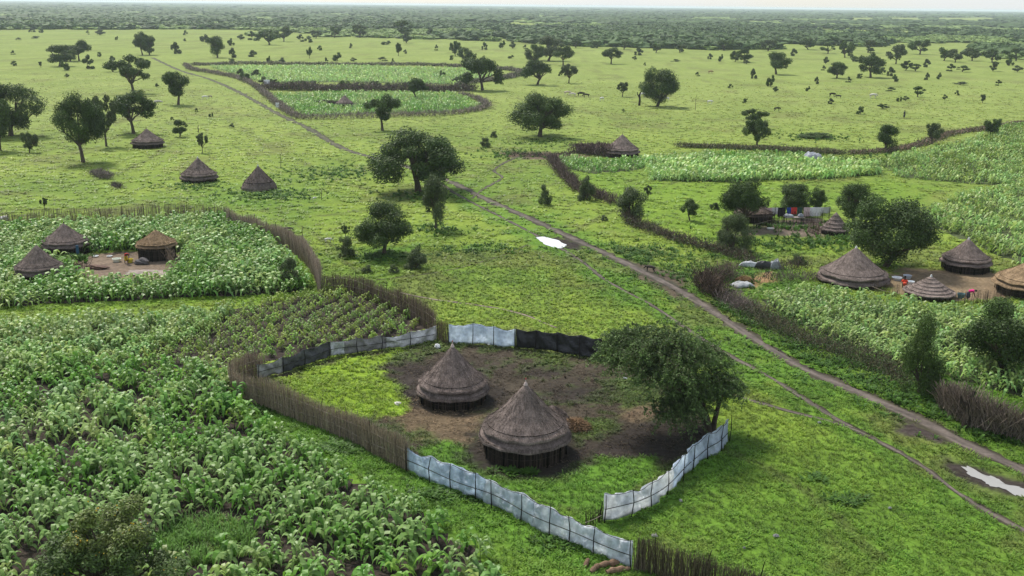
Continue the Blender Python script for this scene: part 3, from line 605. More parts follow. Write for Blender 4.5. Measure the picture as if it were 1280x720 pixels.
# ------------------------------------------------------------------ round huts
TH_G = np.array([.168, .137, .124]); TH_T = np.array([.25, .18, .11]); TH_D = np.array([.12, .095, .08])
def hut(x, apex, eave, base, width, label, seed, col=TH_G, near=1.0, layers=0, shaggy=False, finial='cap', open_shade=False, wall=True, name='round_hut', group=None, blue=False):
    r = np.random.default_rng(seed); q = P(x, base); m = mpp(x, base); th = math.atan2(CAM_H, math.hypot(q[0], q[1]))
    Rr = width * m / 2; eh = max(.5, (base - eave) * m / math.cos(th)); H = (eave - apex) * m / math.cos(th)
    if not (shaggy or layers): eh += .10 * H; H *= .90
    root = empty(name, q, r.uniform(0, 6)); tag(root, label, 'hut', group)
    ph = r.uniform(0, 6, 6); seg = 72 if near > .5 else 36
    def wob(a, rr, z):
        amp = .0045 * Rr * (1 + .8 * (rr / Rr > .8)); d = amp * (np.sin(3 * a + ph[0]) + .6 * np.sin(7 * a + ph[1]) + .5 * np.sin(13 * a + ph[2]) + .4 * np.sin(29 * a + ph[3] + z))
        edge = (rr > Rr * .9) * .022 * (np.sin(5 * a + ph[4]) + np.sin(11 * a + ph[5]) * .8)
        return d * (rr / Rr), edge * Rr * .6
    mb = MB(); body = [(0, 1.0), (.045, .955), (.13, .86), (.22, .75), (.32, .635), (.42, .525), (.52, .415), (.62, .315), (.72, .235), (.80, .165), (.87, .108), (.915, .075)]
    if shaggy: body = [(0, 1.0), (.06, .93), (.2, .78), (.4, .56), (.6, .36), (.8, .17), (.93, .0), (1.0, -.12), (1.02, -.26), (.96, -.3)]
    if layers:
        pr = [(0, 1.0)]
        for k in range(layers):
            a0 = (k + .15) / layers; a1 = (k + 1.0) / layers
            z0 = 1 - (k + .1) / layers; pr += [(a0 * .92, (1 - a0) ** 1.15), (a1, (1 - a1) ** 1.15 + .035), (a1 + .01, (1 - a1) ** 1.15 - .02), (a1 * .95, (1 - a1) ** 1.15 - .03)]
        body = pr
    prof = np.array(body)
    if not layers and not shaggy: prof = np.vstack([prof, [(.93, .055), (.928, .02), (.90, .01), (.78, .05)]])
    lathe(mb, [(a * Rr, eh + b * H) for a, b in prof], seg, wob, col)
    if not layers and not shaggy:
        lathe(mb, [(a * Rr, eh + b * H) for a, b in [(.76, .05), (.87, -.045), (.95, -.095), (1.0, -.125), (1.005, -.165), (.97, -.175), (.75, .0), (.3, .45), (0, .75)]], seg, wob, col * .92)
    elif layers: lathe(mb, [(a * Rr, eh + b * H) for a, b in [(1.0, -.02), (.6, .2), (0, .7)]], seg, None, col * .8)
    # straws lying down the slope and hanging at the edge
    n = int(2600 * near) if near > .3 else 250; a = r.uniform(0, 2 * PI, n); t = np.sqrt(r.uniform(.01, 1, n)) * .93
    pr = np.array(body); zf = lambda tt: np.interp(tt, pr[:, 0], pr[:, 1]) if not layers else (1 - tt) ** 1.15
    w = .007 * (1 if near > .5 else 2.5); L_ = r.uniform(.04, .10, n) * 3.0 / Rr
    t2 = np.minimum(t + L_, 1.0)
    def pt(tt, aa, lift): return np.stack([tt * Rr * np.cos(aa), tt * Rr * np.sin(aa), eh + zf(tt) * H + lift], 1)
    A = pt(t, a, .01 + .02 * Rr / 3); B = pt(t2, a + r.normal(size=n) * .02, .03 + r.uniform(0, .03, n))
    cc = col[None] * r.uniform(.55, 1.5, (n, 1)); sticks(mb, A, B, w, cc, r)
    n = int(700 * near) if near > .3 else 120; a = r.uniform(0, 2 * PI, n); lo = 1.0 if not shaggy else 1.01; z0 = -.12 if not (shaggy or layers) else (-.2 if shaggy else 0.0)
    A = np.stack([lo * .985 * Rr * np.cos(a), lo * .985 * Rr * np.sin(a), np.full(n, eh + (z0 + .04) * H)], 1); B = A * [1.012, 1.012, 1] - np.stack([r.normal(size=n) * .04, r.normal(size=n) * .04, r.uniform(.06, .34, n) * (2.2 if shaggy else 1)], 1)
    sticks(mb, A, B, w * 1.3, col[None] * r.uniform(.5, 1.2, (n, 1)), r)
    mb.build('roof', MT['thatch'], root)
    if finial:
        fb = MB(); tz = eh + H
        if finial == 'cap':
            lathe(fb, [(0, tz + .28), (.03, tz + .26), (.035, tz + .12), (.09, tz + .04), (.14, tz - .10), (.12, tz - .14), (0, tz - .1)], 12, None, (.5, .4, .38))
            box(fb, (0, 0, tz + .30), (.05, .05, .1), .3, (.35, .05, .05))
        elif finial == 'white': lathe(fb, [(0, tz + .14), (.08, tz + .1), (.09, tz), (.14, tz - .1), (0, tz - .1)], 12, None, (.55, .55, .54))
        else: tube(fb, [(0, 0, tz - .2), (.02, 0, tz + .1), (-.02, .02, tz + .3)], [.05, .04, .02], 6, (.06, .05, .04))
        fb.build('finial', MT['cloth'], root)
    if wall:
        wb = MB(); rw = Rr * .83; lathe(wb, [(rw, 0), (rw, eh + .16 * H)], 36, None, (.022, .017, .014) if not open_shade else (.018, .014, .012))  # near-black drum: shade of wall gaps and open shelter put in as colour
        n = int(330 * near) if near > .3 else 70; a = np.sort(r.uniform(0, 2 * PI, n)); rr = rw + r.uniform(.02, .14, n)
        A = np.stack([rr * np.cos(a), rr * np.sin(a), np.zeros(n)], 1); B = np.stack([(rr + r.normal(size=n) * .05) * np.cos(a + r.normal(size=n) * .02), rr * np.sin(a), eh * r.uniform(.6, 1.05, n)], 1)
        sticks(wb, A, B, .016 if near > .5 else .04, np.array([.085, .062, .05])[None] * r.uniform(.25, 1.4, (n, 1)), r)
        wb.build('wall', MT['stick'], root)
        if near > .5:
            for zz, cl in ((eh * .35, .09), (eh * .7, .12)):
                rb = MB(); aa = np.linspace(0, 2 * PI, 40); tube(rb, np.stack([(rw + .12) * np.cos(aa), (rw + .12) * np.sin(aa), zz + .04 * np.sin(aa * 3 + seed)], 1), .014, 5, (cl, cl * .8, cl * .65)); rb.build('wall_rail', MT['stick'], root)
    if near > .3:
        npst = 12
        for k in range(npst):
            a = k / npst * 2 * PI + r.uniform(-.1, .1); pb = MB(); rx = Rr * .9
            tube(pb, [(rx * math.cos(a), rx * math.sin(a), 0), (rx * math.cos(a + .01), rx * math.sin(a), eh - .12 * H if not layers else eh)], [.045, .035], 6, (.03, .024, .02)); pb.build('support_post', MT['bark'], root)
    if blue:
        d = q[:2] / -np.linalg.norm(q[:2]); root.rotation_euler.z = 0; db = MB()
        ex, ey = Rr * .84 * (d[0] + .55), Rr * .84 * (d[1] + .05); box(db, (ex, ey, eh * .5), (.28, .12, eh * 1.0), .2, (.03, .09, .16)); db.build('door_frame', MT['metal'], root)
    return root
hut(656, 482, 541, 565, 115, 'large grey thatched hut in the fenced yard, nearest to the camera', 1)
hut(566, 433, 484, 499, 92, 'grey thatched hut with a scruffy rim in the fenced yard, nearer the black sheet', 2, TH_G * 1.05)
hut(83, 279, 304, 316, 58, 'grey hut with a blue door post behind the left homestead yard', 3, near=.6, blue=True, finial='stub')
hut(50, 306, 337, 350, 60, 'grey hut half sunk in tall crops at the front of the left homestead', 4, near=.6, finial=None)
hut(197, 287, 305, 322, 50, 'tan straw-roofed open shelter at the right end of the left homestead', 5, TH_T, near=.6, shaggy=False, finial='stub', open_shade=True, name='open_shelter')
hut(185, 161, 178, 184, 41, 'small grey hut beneath the leaning tree at the far left of the meadow', 6, near=.4, finial='stub')
hut(249, 197, 221, 226, 47, 'steep grey hut in the meadow, left of its shaggy neighbour', 7, near=.4, finial='white')
hut(324, 207, 230, 236, 43, 'shaggy hut thatched nearly to the ground in the middle-left meadow', 8, TH_G * .85, near=.4, shaggy=True, finial='white')
hut(777, 168, 189, 195, 46, 'neat grey hut beside the purple-brown brush pile beyond the hedge', 9, TH_G * 1.1, near=.4, finial='stub')
hut(431, 119, 130, 134, 23, 'tiny hut alone inside the far ringed crop field', 10, near=.2, finial=None)
hut(1066, 309, 346, 352, 88, 'broad grey hut with a white tip in front of the big dark tree', 11, TH_G * 1.05, near=.8, finial='white')
hut(1043, 265, 286, 292, 36, 'small pale layered hut beside the laundry yard', 12, TH_G * 1.15, near=.4, layers=5, finial=None, name='round_hut')
hut(1206, 298, 326, 337, 62, 'mid-sized grey hut standing at the back of the right homestead yard', 13, TH_G * 1.1, near=.6, finial='white')
hut(1161, 346, 365, 370, 62, 'low hut with stepped rings of pale thatch beside the orange-clad person', 14, TH_G * 1.25, near=.6, layers=6, finial='white')
hut(1290, 322, 353, 366, 96, 'tan dome-like straw hut cut off by the right edge of the photo', 15, TH_T * 1.0, near=.6, finial=None)
hut(942, 250, 266, 275, 50, 'low brown hut hidden behind the round tree at the laundry yard', 16, TH_D, near=.4, finial=None)
hut(690, 508, 520, 527, 40, 'small grey thatched granary dome behind the nearest hut', 17, TH_G * .95, near=.4, shaggy=True, finial=None, name='granary')

# ------------------------------------------------------------------ fences
def reed_fence(name, pix, h, label, seed, dens=34, col=(.16, .125, .095), rails=2, lean=.0, w=.012, rag=.25, posts=True, group=None, cat='reed fence'):
    r = np.random.default_rng(seed); base = PP(*pix); c = base.mean(0); root = empty(name, (*base[0], 0)); tag(root, label, cat, group)
    pl, t = resample(smooth(base - base[0], 4), .05); L = t[-1]; n = int(L * dens); u = r.uniform(0, L, n)
    X_ = np.interp(u, t, pl[:, 0]); Y_ = np.interp(u, t, pl[:, 1]); hh = h * (1 - rag * r.uniform(0, 1, n) ** 1.5) * (.8 + .34 * vnoise(u * .35, u * 0, seed) + .12 * vnoise(u * 1.7, u * 0, seed + 5)) ; off = r.normal(size=(n, 2)) * .07
    A = np.stack([X_ + off[:, 0], Y_ + off[:, 1], np.zeros(n)], 1); ll = r.normal(size=(n, 2)) * .06 * h + lean * (vnoise(u * .6, u * 0, seed + 2) - .5)[:, None]
    B = A + np.c_[ll, hh]; mb = MB(); cl = np.array(col)[None] * r.uniform(.45, 1.5, (n, 1)) * np.stack([np.ones(n), r.uniform(.92, 1.03, n), r.uniform(.85, 1.05, n)], 1)
    sticks(mb, A, B, w * r.uniform(.6, 1.2, n), cl, r)
    k = r.uniform(size=n) < .5; sticks(mb, B[k] - [0, 0, .1], B[k] + np.c_[r.normal(size=(k.sum(), 2)) * .07, r.uniform(.05, .38, k.sum())], w * .4, cl[k] * 1.2, r)
    mb.build('reed_screen', MT['stick'], root)
    pl2, t2 = resample(pl, .5); cam_side = -(pl2 + base[0]) ; cam_side /= np.linalg.norm(cam_side, axis=1)[:, None]
    for k in range(rails):
        zz = h * (.38 + .34 * k) + .07 * np.sin(t2 * .9 + k * 2 + seed); rb = MB()
        tube(rb, np.c_[pl2 + cam_side * .16, zz], .018, 5, (.33, .27, .22)); rb.build('rail', MT['stick'], root)
    if posts:
        for q in np.arange(1.0, L, 2.6):
            x_, y_ = np.interp(q, t, pl[:, 0]), np.interp(q, t, pl[:, 1]); pb = MB()
            tube(pb, [(x_, y_, 0), (x_ + r.normal() * .05, y_, h * .6), (x_ + r.normal() * .08, y_ + r.normal() * .08, h * r.uniform(1.0, 1.25))], [.04, .035, .02], 5, (.10, .08, .065)); pb.build('post', MT['bark'], root)
    return root
reed_fence('reed_fence', [(330, 470), (312, 474), (291, 484), (300, 498), (343, 514), (393, 533), (433, 549), (474, 571), (511, 589)], 1.95, 'grey-brown reed fence from the grey sheets down to the long white tarp', 1, dens=170, col=(.33, .27, .205))
reed_fence('reed_fence', [(285, 286), (319, 296), (353, 308), (378, 325), (394, 347), (400, 366)], 2.3, 'curved reed fence along the right side of the left homestead crops', 2, dens=130, col=(.36, .295, .24), w=.016)
reed_fence('reed_fence', [(405, 366), (425, 364), (450, 370), (484, 383), (521, 402), (545, 419)], 1.9, 'reed fence above the young maize, ending by the pale sheet fence', 3, dens=90, col=(.19, .145, .115), w=.016)
reed_fence('reed_fence', [(-30, 290), (40, 286), (120, 282), (200, 278), (285, 279)], 2.1, 'thin low reed fence line behind the left homestead crops', 4, dens=46, col=(.24, .195, .15), rails=1, w=.02)
reed_fence('stick_fence', [(794, 712), (812, 716), (845, 727), (900, 742), (960, 760)], 1.85, 'dark upright stick fence at the bottom edge of the photo', 5, dens=150, col=(.12, .098, .07), rails=0, w=.015, cat='stick fence')
reed_fence('stick_gate', [(731, 660), (741, 657), (752, 652)], 1.1, 'short dark stick gate between the two white tarp fences', 6, dens=40, col=(.05, .035, .028), rails=1, cat='gate')
reed_fence('reed_screen_fence', [(548, 424), (553, 427), (560, 429)], 1.6, 'narrow dry reed bundle between grey sheets and white tarp', 7, dens=110, col=(.17, .14, .085), rails=0, posts=False)
reed_fence('stick_fence', [(115, 312), (150, 310), (182, 308)], 1.8, 'row of dark stalks behind the left homestead yard', 8, dens=26, col=(.08, .06, .045), rails=0, posts=False, cat='stick fence')
reed_fence('stick_fence', [(1010, 290), (1018, 293), (1026, 296)], 1.5, 'small brown plank-like screen left of the pale layered hut', 9, dens=40, col=(.13, .09, .07), rails=1, cat='stick fence')
reed_fence('stick_fence', [(940, 286), (965, 281), (1000, 278), (1030, 282)], 1.6, 'dark stick wall behind the laundry', 10, dens=26, col=(.05, .04, .035), rails=1, cat='stick fence')
reed_fence('stick_fence', [(1078, 358), (1100, 368), (1125, 372)], 1.2, 'low brown stick fence right of the broad hut', 12, dens=24, col=(.12, .09, .07), rails=1, cat='stick fence')
reed_fence('stick_fence', [(1194, 382), (1205, 381), (1240, 378), (1262, 376)], 1.2, 'short dark stick fence beside the pink-clad person', 13, dens=22, col=(.10, .075, .06), rails=1, cat='stick fence')

def tarp_fence(pix, h, panels, label, seed, polecol=(.06, .05, .045), rope=True, cat='tarp fence', top=True, pstep=1.9, hend=None, tall=.25):
    """panels: list of (start fraction, end fraction, material, colour)"""
    r = np.random.default_rng(seed); base = PP(*pix); root = empty('tarp_fence', (*base[0], 0)); tag(root, label, cat)
    pl, t = resample(smooth(base - base[0], 5), .11); L = t[-1]; T = np.gradient(pl, axis=0); T /= np.linalg.norm(T, axis=1)[:, None]; N = np.stack([-T[:, 1], T[:, 0]], 1)
    if ((pl + base[0]) * N).sum() > 0: N = -N                     # towards the camera
    npole = max(2, int(round(L / pstep)) + 1); pu = np.linspace(.05, L - .05, npole); pu[1:-1] += r.uniform(-.45, .45, npole - 2)
    sag = np.array([np.min(np.abs(pu - q)) for q in t]); hv = h * (1 + .16 * (vnoise(t * .4, t * 0, seed) - .5)) - .17 * np.sin(np.clip(sag / (pstep / 2), 0, 1) * PI / 2) - .05 * vnoise(t * 2.2, t * 0, seed + 4)
    bot = .02 + .16 * vnoise(t * .7, t * 0, seed + 1) ** 2; nv = 10
    for a, b, mk, colr in panels:
        i0, i1 = int(a * (len(t) - 1)), int(b * (len(t) - 1)) + 1; idx = np.arange(i0, min(i1, len(t))); V_ = []; C_ = []
        for j in range(nv):
            f = j / (nv - 1); z = bot[idx] + (hv[idx] - bot[idx]) * f
            wv = .5 * (fbm(t[idx] * 1.7 + f * 1.5, f * 2.5 + 0 * t[idx], seed + 6, 3) - .5) + .07 * np.sin((t[idx] * 5.0 + f * 6 * np.sin(t[idx] * .7)) + seed) * (.4 + .6 * (1 - abs(2 * f - 1))) - .03 * np.cos(PI * 2 * f)
            wv = wv * np.clip(sag[idx] / .3, .25, 1) + .10 * (1 - f) ** 2 * vnoise(t[idx] * .9, t[idx] * 0, seed + 9)
            V_.append(np.c_[pl[idx] + N[idx] * wv[:, None], z]); C_.append(np.tile(np.array(colr), (len(idx), 1)) * (1 - .25 * (f < .2) * vnoise(t[idx] * 2, t[idx] * 0, seed)[:, None]))
        n = len(idx); V_ = np.stack(V_, 1).reshape(-1, 3); C_ = np.stack(C_, 1).reshape(-1, 3); i = (np.arange(n - 1)[:, None] * nv + np.arange(nv - 1)[None]).ravel()
        mb = MB(); mb.add(V_, np.stack([i, i + nv, i + nv + 1, i + 1], 1), C_); o = mb.build('tarp', MT[mk], root, smooth_=True)
        s = o.modifiers.new('thickness', 'SOLIDIFY'); s.thickness = .012
    for q in pu:
        k = int(np.argmin(np.abs(t - q))); p_ = pl[k] + N[k] * .14; pb = MB(); bx_ = r.normal(size=2) * .05
        pc = np.array(polecol) * r.uniform(.6, 1.6); tube(pb, [(*(p_), 0), (*(p_ + bx_), h * .55), (*(p_ + bx_ * .3 + T[k] * r.normal() * .06), h + r.uniform(.0, tall))], [.035, .03, .02], 5, pc); pb.build('pole', MT['bark'], root)
    if rope:
        rb = MB(); ix = np.arange(0, len(t), 4); tube(rb, np.c_[pl[ix] + N[ix] * .17, h * .5 + .05 * np.sin(t[ix] * 1.1)], .022, 5, .03); rb.build('rope', MT['rope'], root)
    if top:
        rb = MB(); ix = np.arange(0, len(t), 4); tube(rb, np.c_[pl[ix] + N[ix] * .04, hv[ix] + .0], .016, 5, .03); rb.build('top_rope', MT['rope'], root)
    return root
WH = (.66, .70, .76); WH2 = (.60, .63, .66)
tarp_fence([(510, 589), (540, 603), (572, 616), (620, 635), (665, 658), (699, 674), (744, 693), (790, 710)], 1.62, [(0, .38, 'tarp', (.76, .84, .92)), (.38, .62, 'tarp', (.80, .84, .88)), (.62, 1, 'tarp', (.88, .90, .92))], 'long bluish-white tarp fence along the front, from the reed fence to the dark sticks', 21)
tarp_fence([(754, 652), (775, 648), (798, 641), (832, 620), (858, 594), (879, 575), (896, 566), (909, 552)], 1.62, [(0, .42, 'tarp', (.90, .90, .90)), (.42, 1, 'tarp', (.84, .90, .97))], 'curving white tarp fence on the right, ending below the big acacia', 22)
tarp_fence([(561, 429), (600, 431), (644, 435)], 1.75, [(0, 1, 'tarp', (.82, .88, .94))], 'clean pale-blue tarp panel at the back of the fenced yard', 23, rope=False, pstep=1.95)
tarp_fence([(645, 435), (680, 439), (715, 444), (752, 449)], 1.75, [(0, 1, 'black', (.018, .018, .021))], 'black sheet fence at the back of the yard, running behind the acacia', 24, polecol=(.16, .13, .11), rope=False)
tarp_fence([(322, 475), (353, 467), (387, 455), (416, 446), (463, 439), (503, 434), (546, 425)], 1.3, [(0, .13, 'greytarp', (.36, .36, .34)), (.13, .43, 'greytarp', (.085, .088, .09)), (.43, .5, 'greytarp', (.62, .64, .66)), (.5, .72, 'greytarp', (.26, .25, .25)), (.72, 1, 'greytarp', (.55, .55, .55))], 'crumpled patchwork fence of grey, dark and white sheets below the young maize', 25, pstep=2.4)

# ------------------------------------------------------------------ brush hedges
def brush(pix, h, wid, label, seed, n=None, col=(.11, .085, .07), green=0.0, w=.02, cat='brush fence', name='brush_fence', L0=.7, up=.5):
    r = np.random.default_rng(seed); base = PP(*pix); o0 = base[0]; pl, t = resample(smooth(base - o0, 4), .2); L = t[-1]; n = n or int(L * 60 * h * wid)
    u = r.uniform(0, L, n); hn = h * (.45 + .9 * fbm(u * .3, u * 0, seed, 3)); x_ = np.interp(u, t, pl[:, 0]) + r.normal(size=n) * wid * .4; y_ = np.interp(u, t, pl[:, 1]) + r.normal(size=n) * wid * .4
    z_ = hn * r.uniform(0, .8, n); A = np.stack([x_, y_, z_], 1); d = r.normal(size=(n, 3)); d[:, 2] = np.abs(d[:, 2]) + up; d /= np.linalg.norm(d, axis=1)[:, None]
    B = A + d * (L0 * r.uniform(.3, 1.2, n))[:, None]; B[:, 2] = np.minimum(np.maximum(B[:, 2], .02), hn * 1.3 + .1)
    mb = MB(); cl = np.array(col)[None] * r.uniform(.4, 1.6, (n, 1)); sticks(mb, A, B, w * r.uniform(.5, 1.5, n), cl, r)
    root = empty(name, (*o0, 0)); tag(root, label, cat); mb.build('branches', MT['stick'], root)
    if green > 0:
        g = int(n * green * 1.6); u = r.uniform(0, L, g); hn = h * (.45 + .9 * fbm(u * .3, u * 0, seed, 3)); C = np.stack([np.interp(u, t, pl[:, 0]) + r.normal(size=g) * wid * .5, np.interp(u, t, pl[:, 1]) + r.normal(size=g) * wid * .5, hn * r.uniform(.1, 1.0, g)], 1)
        lb = MB(); cards(lb, C, r.normal(size=(g, 3)) + [0, 0, .8], w * 9 * r.uniform(.7, 1.3, g), .5, r, np.array([.05, .075, .025])[None] * r.uniform(.5, 1.7, (g, 1))); lb.build('leaves', MT['leaf'], root)
    return root
brush([(690, 200), (694, 208), (706, 222), (722, 238), (745, 247), (768, 256)], 1.5, 1.3, 'grey-brown brush hedge dropping from the brush pile to the first hedge bush', 31, col=(.12, .09, .078), w=.03)
brush([(783, 268), (792, 282), (815, 290), (845, 301), (880, 311), (915, 321), (942, 331)], 1.15, 1.3, 'olive-grey brush hedge running on to the torn black-and-white tarp', 32, col=(.11, .085, .065), green=.5, w=.025)
brush([(722, 190), (735, 192), (750, 194), (764, 196)], 2.6, 2.6, 'purple-brown brush pile left of the neat grey hut', 33, col=(.13, .095, .088), w=.04, name='brush_pile', cat='brush pile')
brush([(640, 195), (665, 195), (700, 196), (722, 192)], .7, 1.0, 'low dark brush line leading left from the brush pile', 34, col=(.10, .075, .068), w=.03)
brush([(876, 358), (884, 366), (893, 372), (903, 376)], 2.1, 1.2, 'tall dark stack of dead branches where the side track meets the hedge', 35, col=(.085, .06, .045), w=.03, L0=1.3, name='branch_stack', cat='branch stack')
brush([(890, 352), (905, 350), (915, 348)], 2.0, 1.6, 'bushy grey-brown dead brush on top of the branch stack end', 36, n=900, col=(.13, .095, .08), w=.02, cat='brush pile', name='brush_pile')
brush([(908, 375), (922, 385), (940, 392)], 1.5, 1.5, 'pinkish-grey dry brush between branch stack and pale crop', 37, n=1200, col=(.19, .15, .135), w=.018, cat='brush pile', name='brush_pile')
brush([(935, 392), (960, 405), (1000, 425), (1050, 443), (1100, 462), (1140, 482)], .95, 2.1, 'low olive brush hedge between the dirt path and the right field', 38, col=(.11, .09, .06), green=1.4, w=.016)
brush([(950, 352), (975, 352), (1000, 352), (1028, 350)], 1.1, 1.0, 'dry brush fence left of the broad hut', 39, col=(.15, .115, .10), w=.02, up=1.2)
brush([(972, 338), (990, 337), (1010, 338)], 1.3, .8, 'upright dry brush beside the torn black-and-white tarp', 40, col=(.13, .095, .085), w=.02, up=1.5)
brush([(1176, 510), (1195, 524), (1215, 535), (1240, 543), (1265, 550), (1295, 558)], 2.0, .6, 'tall brown stick-and-branch fence at the right edge below the crops', 41, col=(.19, .15, .12), w=.022, L0=1.5, up=1.6, n=2400)
brush([(232, 82), (240, 88), (265, 92), (298, 99), (318, 108), (330, 118), (345, 130), (362, 143), (380, 149), (420, 149), (480, 147), (560, 144), (600, 138), (607, 132), (596, 125), (575, 120)], 1.3, 1.5, 'long brush fence ringing the far fields on their meadow side', 42, n=9000, col=(.25, .205, .18), w=.05, L0=1.1, green=.25)
brush([(240, 82), (330, 81), (420, 82), (520, 82), (590, 85), (625, 87), (652, 91), (640, 97), (600, 103), (575, 106)], 1.4, 2.0, 'brush fence along the top of the upper far field', 43, n=7000, col=(.23, .20, .17), w=.08, L0=1.2, green=.3)
brush([(330, 112), (380, 113), (440, 114), (500, 114), (560, 114), (590, 113)], 2.4, 3.5, 'dark purple brush belt between the two far fields', 44, n=6500, col=(.15, .115, .105), w=.07, L0=1.3, green=.2)
brush([(400, 131), (425, 131)], 1.2, 2.0, 'small dark brush heap beside the tiny far hut', 45, n=500, col=(.10, .075, .07), w=.06, cat='brush pile', name='brush_pile')
brush([(1060, 193), (1110, 190), (1150, 182), (1190, 168), (1235, 162), (1300, 152)], .8, 1.8, 'reddish brush hedge along the top of the broad right field', 46, n=4500, col=(.22, .155, .12), w=.04, green=.6)
brush([(850, 184), (920, 186), (990, 190), (1050, 193)], .9, 2.0, 'dry grassy brush line above the silvery sorghum strip', 47, n=3000, col=(.17, .15, .09), w=.04, green=.5)
brush([(195, 320), (212, 328), (216, 334)], 1.6, .6, 'dry branches leaning on the tan open shelter', 48, n=260, col=(.2, .15, .11), w=.025, up=1.5, name='branch_stack', cat='branch stack')
brush([(82, 348), (92, 344), (100, 340)], 1.3, 1.2, 'brown firewood heap behind the hut sunk in crops', 49, n=260, col=(.15, .105, .085), w=.035, name='firewood_heap', cat='firewood')
brush([(120, 218), (128, 222), (137, 224)], 1.0, 1.3, 'grey thorn heap in the left meadow', 50, n=1100, col=(.2, .17, .15), w=.03, name='brush_pile', cat='brush pile')
brush([(143, 232), (149, 236)], .6, .8, 'small dark thorn heap below the grey one in the left meadow', 51, n=260, col=(.12, .1, .09), w=.03, name='brush_pile', cat='brush pile')

# ------------------------------------------------------------------ trees
LEAFD = np.array([.050, .088, .018]); LEAFM = np.array([.062, .105, .021]); LEAFG = np.array([.078, .108, .04]); LEAFO = np.array([.085, .10, .022])
def tree_proto(kind, seed, nl=5200, leaf=.30, nclump=26):
    """returns meshes (trunk, crown) about W=10 wide, H=9 high"""
    r = np.random.default_rng(seed); W, H = 10.0, 9.0; cl = []
    while len(cl) < nclump:
        p = r.uniform(-1, 1, 3); rr = np.linalg.norm(p)
        if rr > 1 or rr < .48: continue
        if kind == 'dome':
            if p[2] < -.1: continue
            c = [p[0] * W * .40, p[1] * W * .40, H * .30 + p[2] * H * .55]; s = r.uniform(.85, 1.5); fl = .75
        elif kind == 'umbrella':
            if p[2] < -.35: continue
            c = [p[0] * W * .42, p[1] * W * .42, H * .62 + p[2] * H * .26 - (p[0] ** 2 + p[1] ** 2) * H * .16]; s = r.uniform(.9, 1.5); fl = .7
        elif kind == 'round':
            c = [p[0] * W * .40, p[1] * W * .40, H * .55 + p[2] * H * .36]; s = r.uniform(.9, 1.6); fl = .85
        elif kind == 'tall':
            c = [p[0] * W * .36 * (1.1 - .3 * p[2]), p[1] * W * .36, H * .60 + p[2] * H * .34]; s = r.uniform(.8, 1.7); fl = .9
        elif kind == 'sparse':
            c = [p[0] * W * .44, p[1] * W * .44, H * .66 + p[2] * H * .28]; s = r.uniform(.7, 1.3); fl = .7
        elif kind == 'bush':
            if p[2] < -.1: continue
            c = [p[0] * W * .40, p[1] * W * .40, H * .1 + p[2] * H * .78]; s = r.uniform(.9, 1.7); fl = .9
        elif kind == 'mushroom':
            c = [p[0] * W * .42, p[1] * W * .42, H * .74 + p[2] * H * .18]; s = r.uniform(.9, 1.4); fl = .8
            if len(cl) < 7: c = [p[0] * W * .15, p[1] * W * .15, H * (.3 + .3 * r.uniform())]
        cl.append((np.array(c), s * W / 10 * r.uniform(.72, 1.22), fl))
    tb = MB(); th = {'bush': .12, 'dome': .22, 'round': .2, 'tall': .28, 'umbrella': .3, 'sparse': .28, 'mushroom': .35}[kind] * H
    lean = r.normal(size=2) * .35
    tube(tb, [(0, 0, -.15), (.03, .02, th * .1), (lean[0] * .4, lean[1] * .4, th * .6), (lean[0], lean[1], th)], [.46, .36, .28, .25], 9, 1.0)
    for k in range(9 if kind != 'bush' else 5):
        c, s, _ = cl[k]; m0 = np.array([lean[0], lean[1], th]); mid = m0 * .45 + c * .55 + r.normal(size=3) * .25 - [0, 0, .35]
        tube(tb, [m0 - [0, 0, .3], (m0 + mid) / 2 + r.normal(size=3) * .1, mid, c], [.2, .15, .10, .03], 6, 1.0)
        for _ in range(2): e = c + r.normal(size=3) * s * .6; tube(tb, [mid, (mid + e) / 2 + r.normal(size=3) * .15, e], [.07, .05, .015], 5, 1.0)
    mb = MB(); wts = np.array([s ** 2 for _, s, _ in cl]); wts /= wts.sum()
    for (c, s, fl), wt in zip(cl, wts):
        n = int(nl * wt); d = r.normal(size=(n, 3)); d /= np.linalg.norm(d, axis=1)[:, None]; rad = s * 1.08 * r.uniform(.25, 1.12, n) ** .5
        lump = 1 + .25 * np.sin(d[:, 0] * 5 + c[0]) * np.cos(d[:, 1] * 4 + c[1]); C = c + d * (rad * lump)[:, None] * [1, 1, fl]; C[:, 2] = np.maximum(C[:, 2], .1)
        tint = r.uniform(.8, 1.25); lf = r.uniform(.6, 1.4, n) * tint
        cards(mb, C, d * .7 + r.normal(size=(n, 3)) * .55 + [0, 0, .35], leaf * r.uniform(.6, 1.35, n), .6, r, lf)
    av = np.vstack(mb.v); lo = np.percentile(av, 1.5, axis=0); hi = np.percentile(av, 98.5, axis=0)
    k = np.array([W / (hi[0] - lo[0]), W / (hi[1] - lo[1]), (H / hi[2])]); mb.v = [v_ * k for v_ in mb.v]; tb.v = [v_ * k for v_ in tb.v]
    return tb.mesh('trunk', MT['bark']), mb.mesh('crown', MT['leafd']), W, H
for nm, c_ in (('leafd', LEAFD), ('leafm', LEAFM), ('leafg', LEAFG), ('leafo', LEAFO)):
    MT[nm] = mat('tree_' + nm, col=tuple(c_), rough=.6, trans=.2, spec=.22)
PR = {}
def proto(kind, v, lod, tone):
    k = (kind, v, lod, tone)
    if k not in PR:
        b = (kind, v, lod)
        if b not in PR: PR[b] = tree_proto(kind, abs(hash((len(kind), ord(kind[0]), v))) % 9999, *{'hi': (30000, .22, 30), 'mid': (11000, .34, 20), 'lo': (2200, .75, 10)}[lod])
        t, c, W, H = PR[b]
        if tone != 'leafd': c = c.copy(); c.materials[0] = MT[tone]
        PR[k] = (t, c, W, H)
    return PR[k]
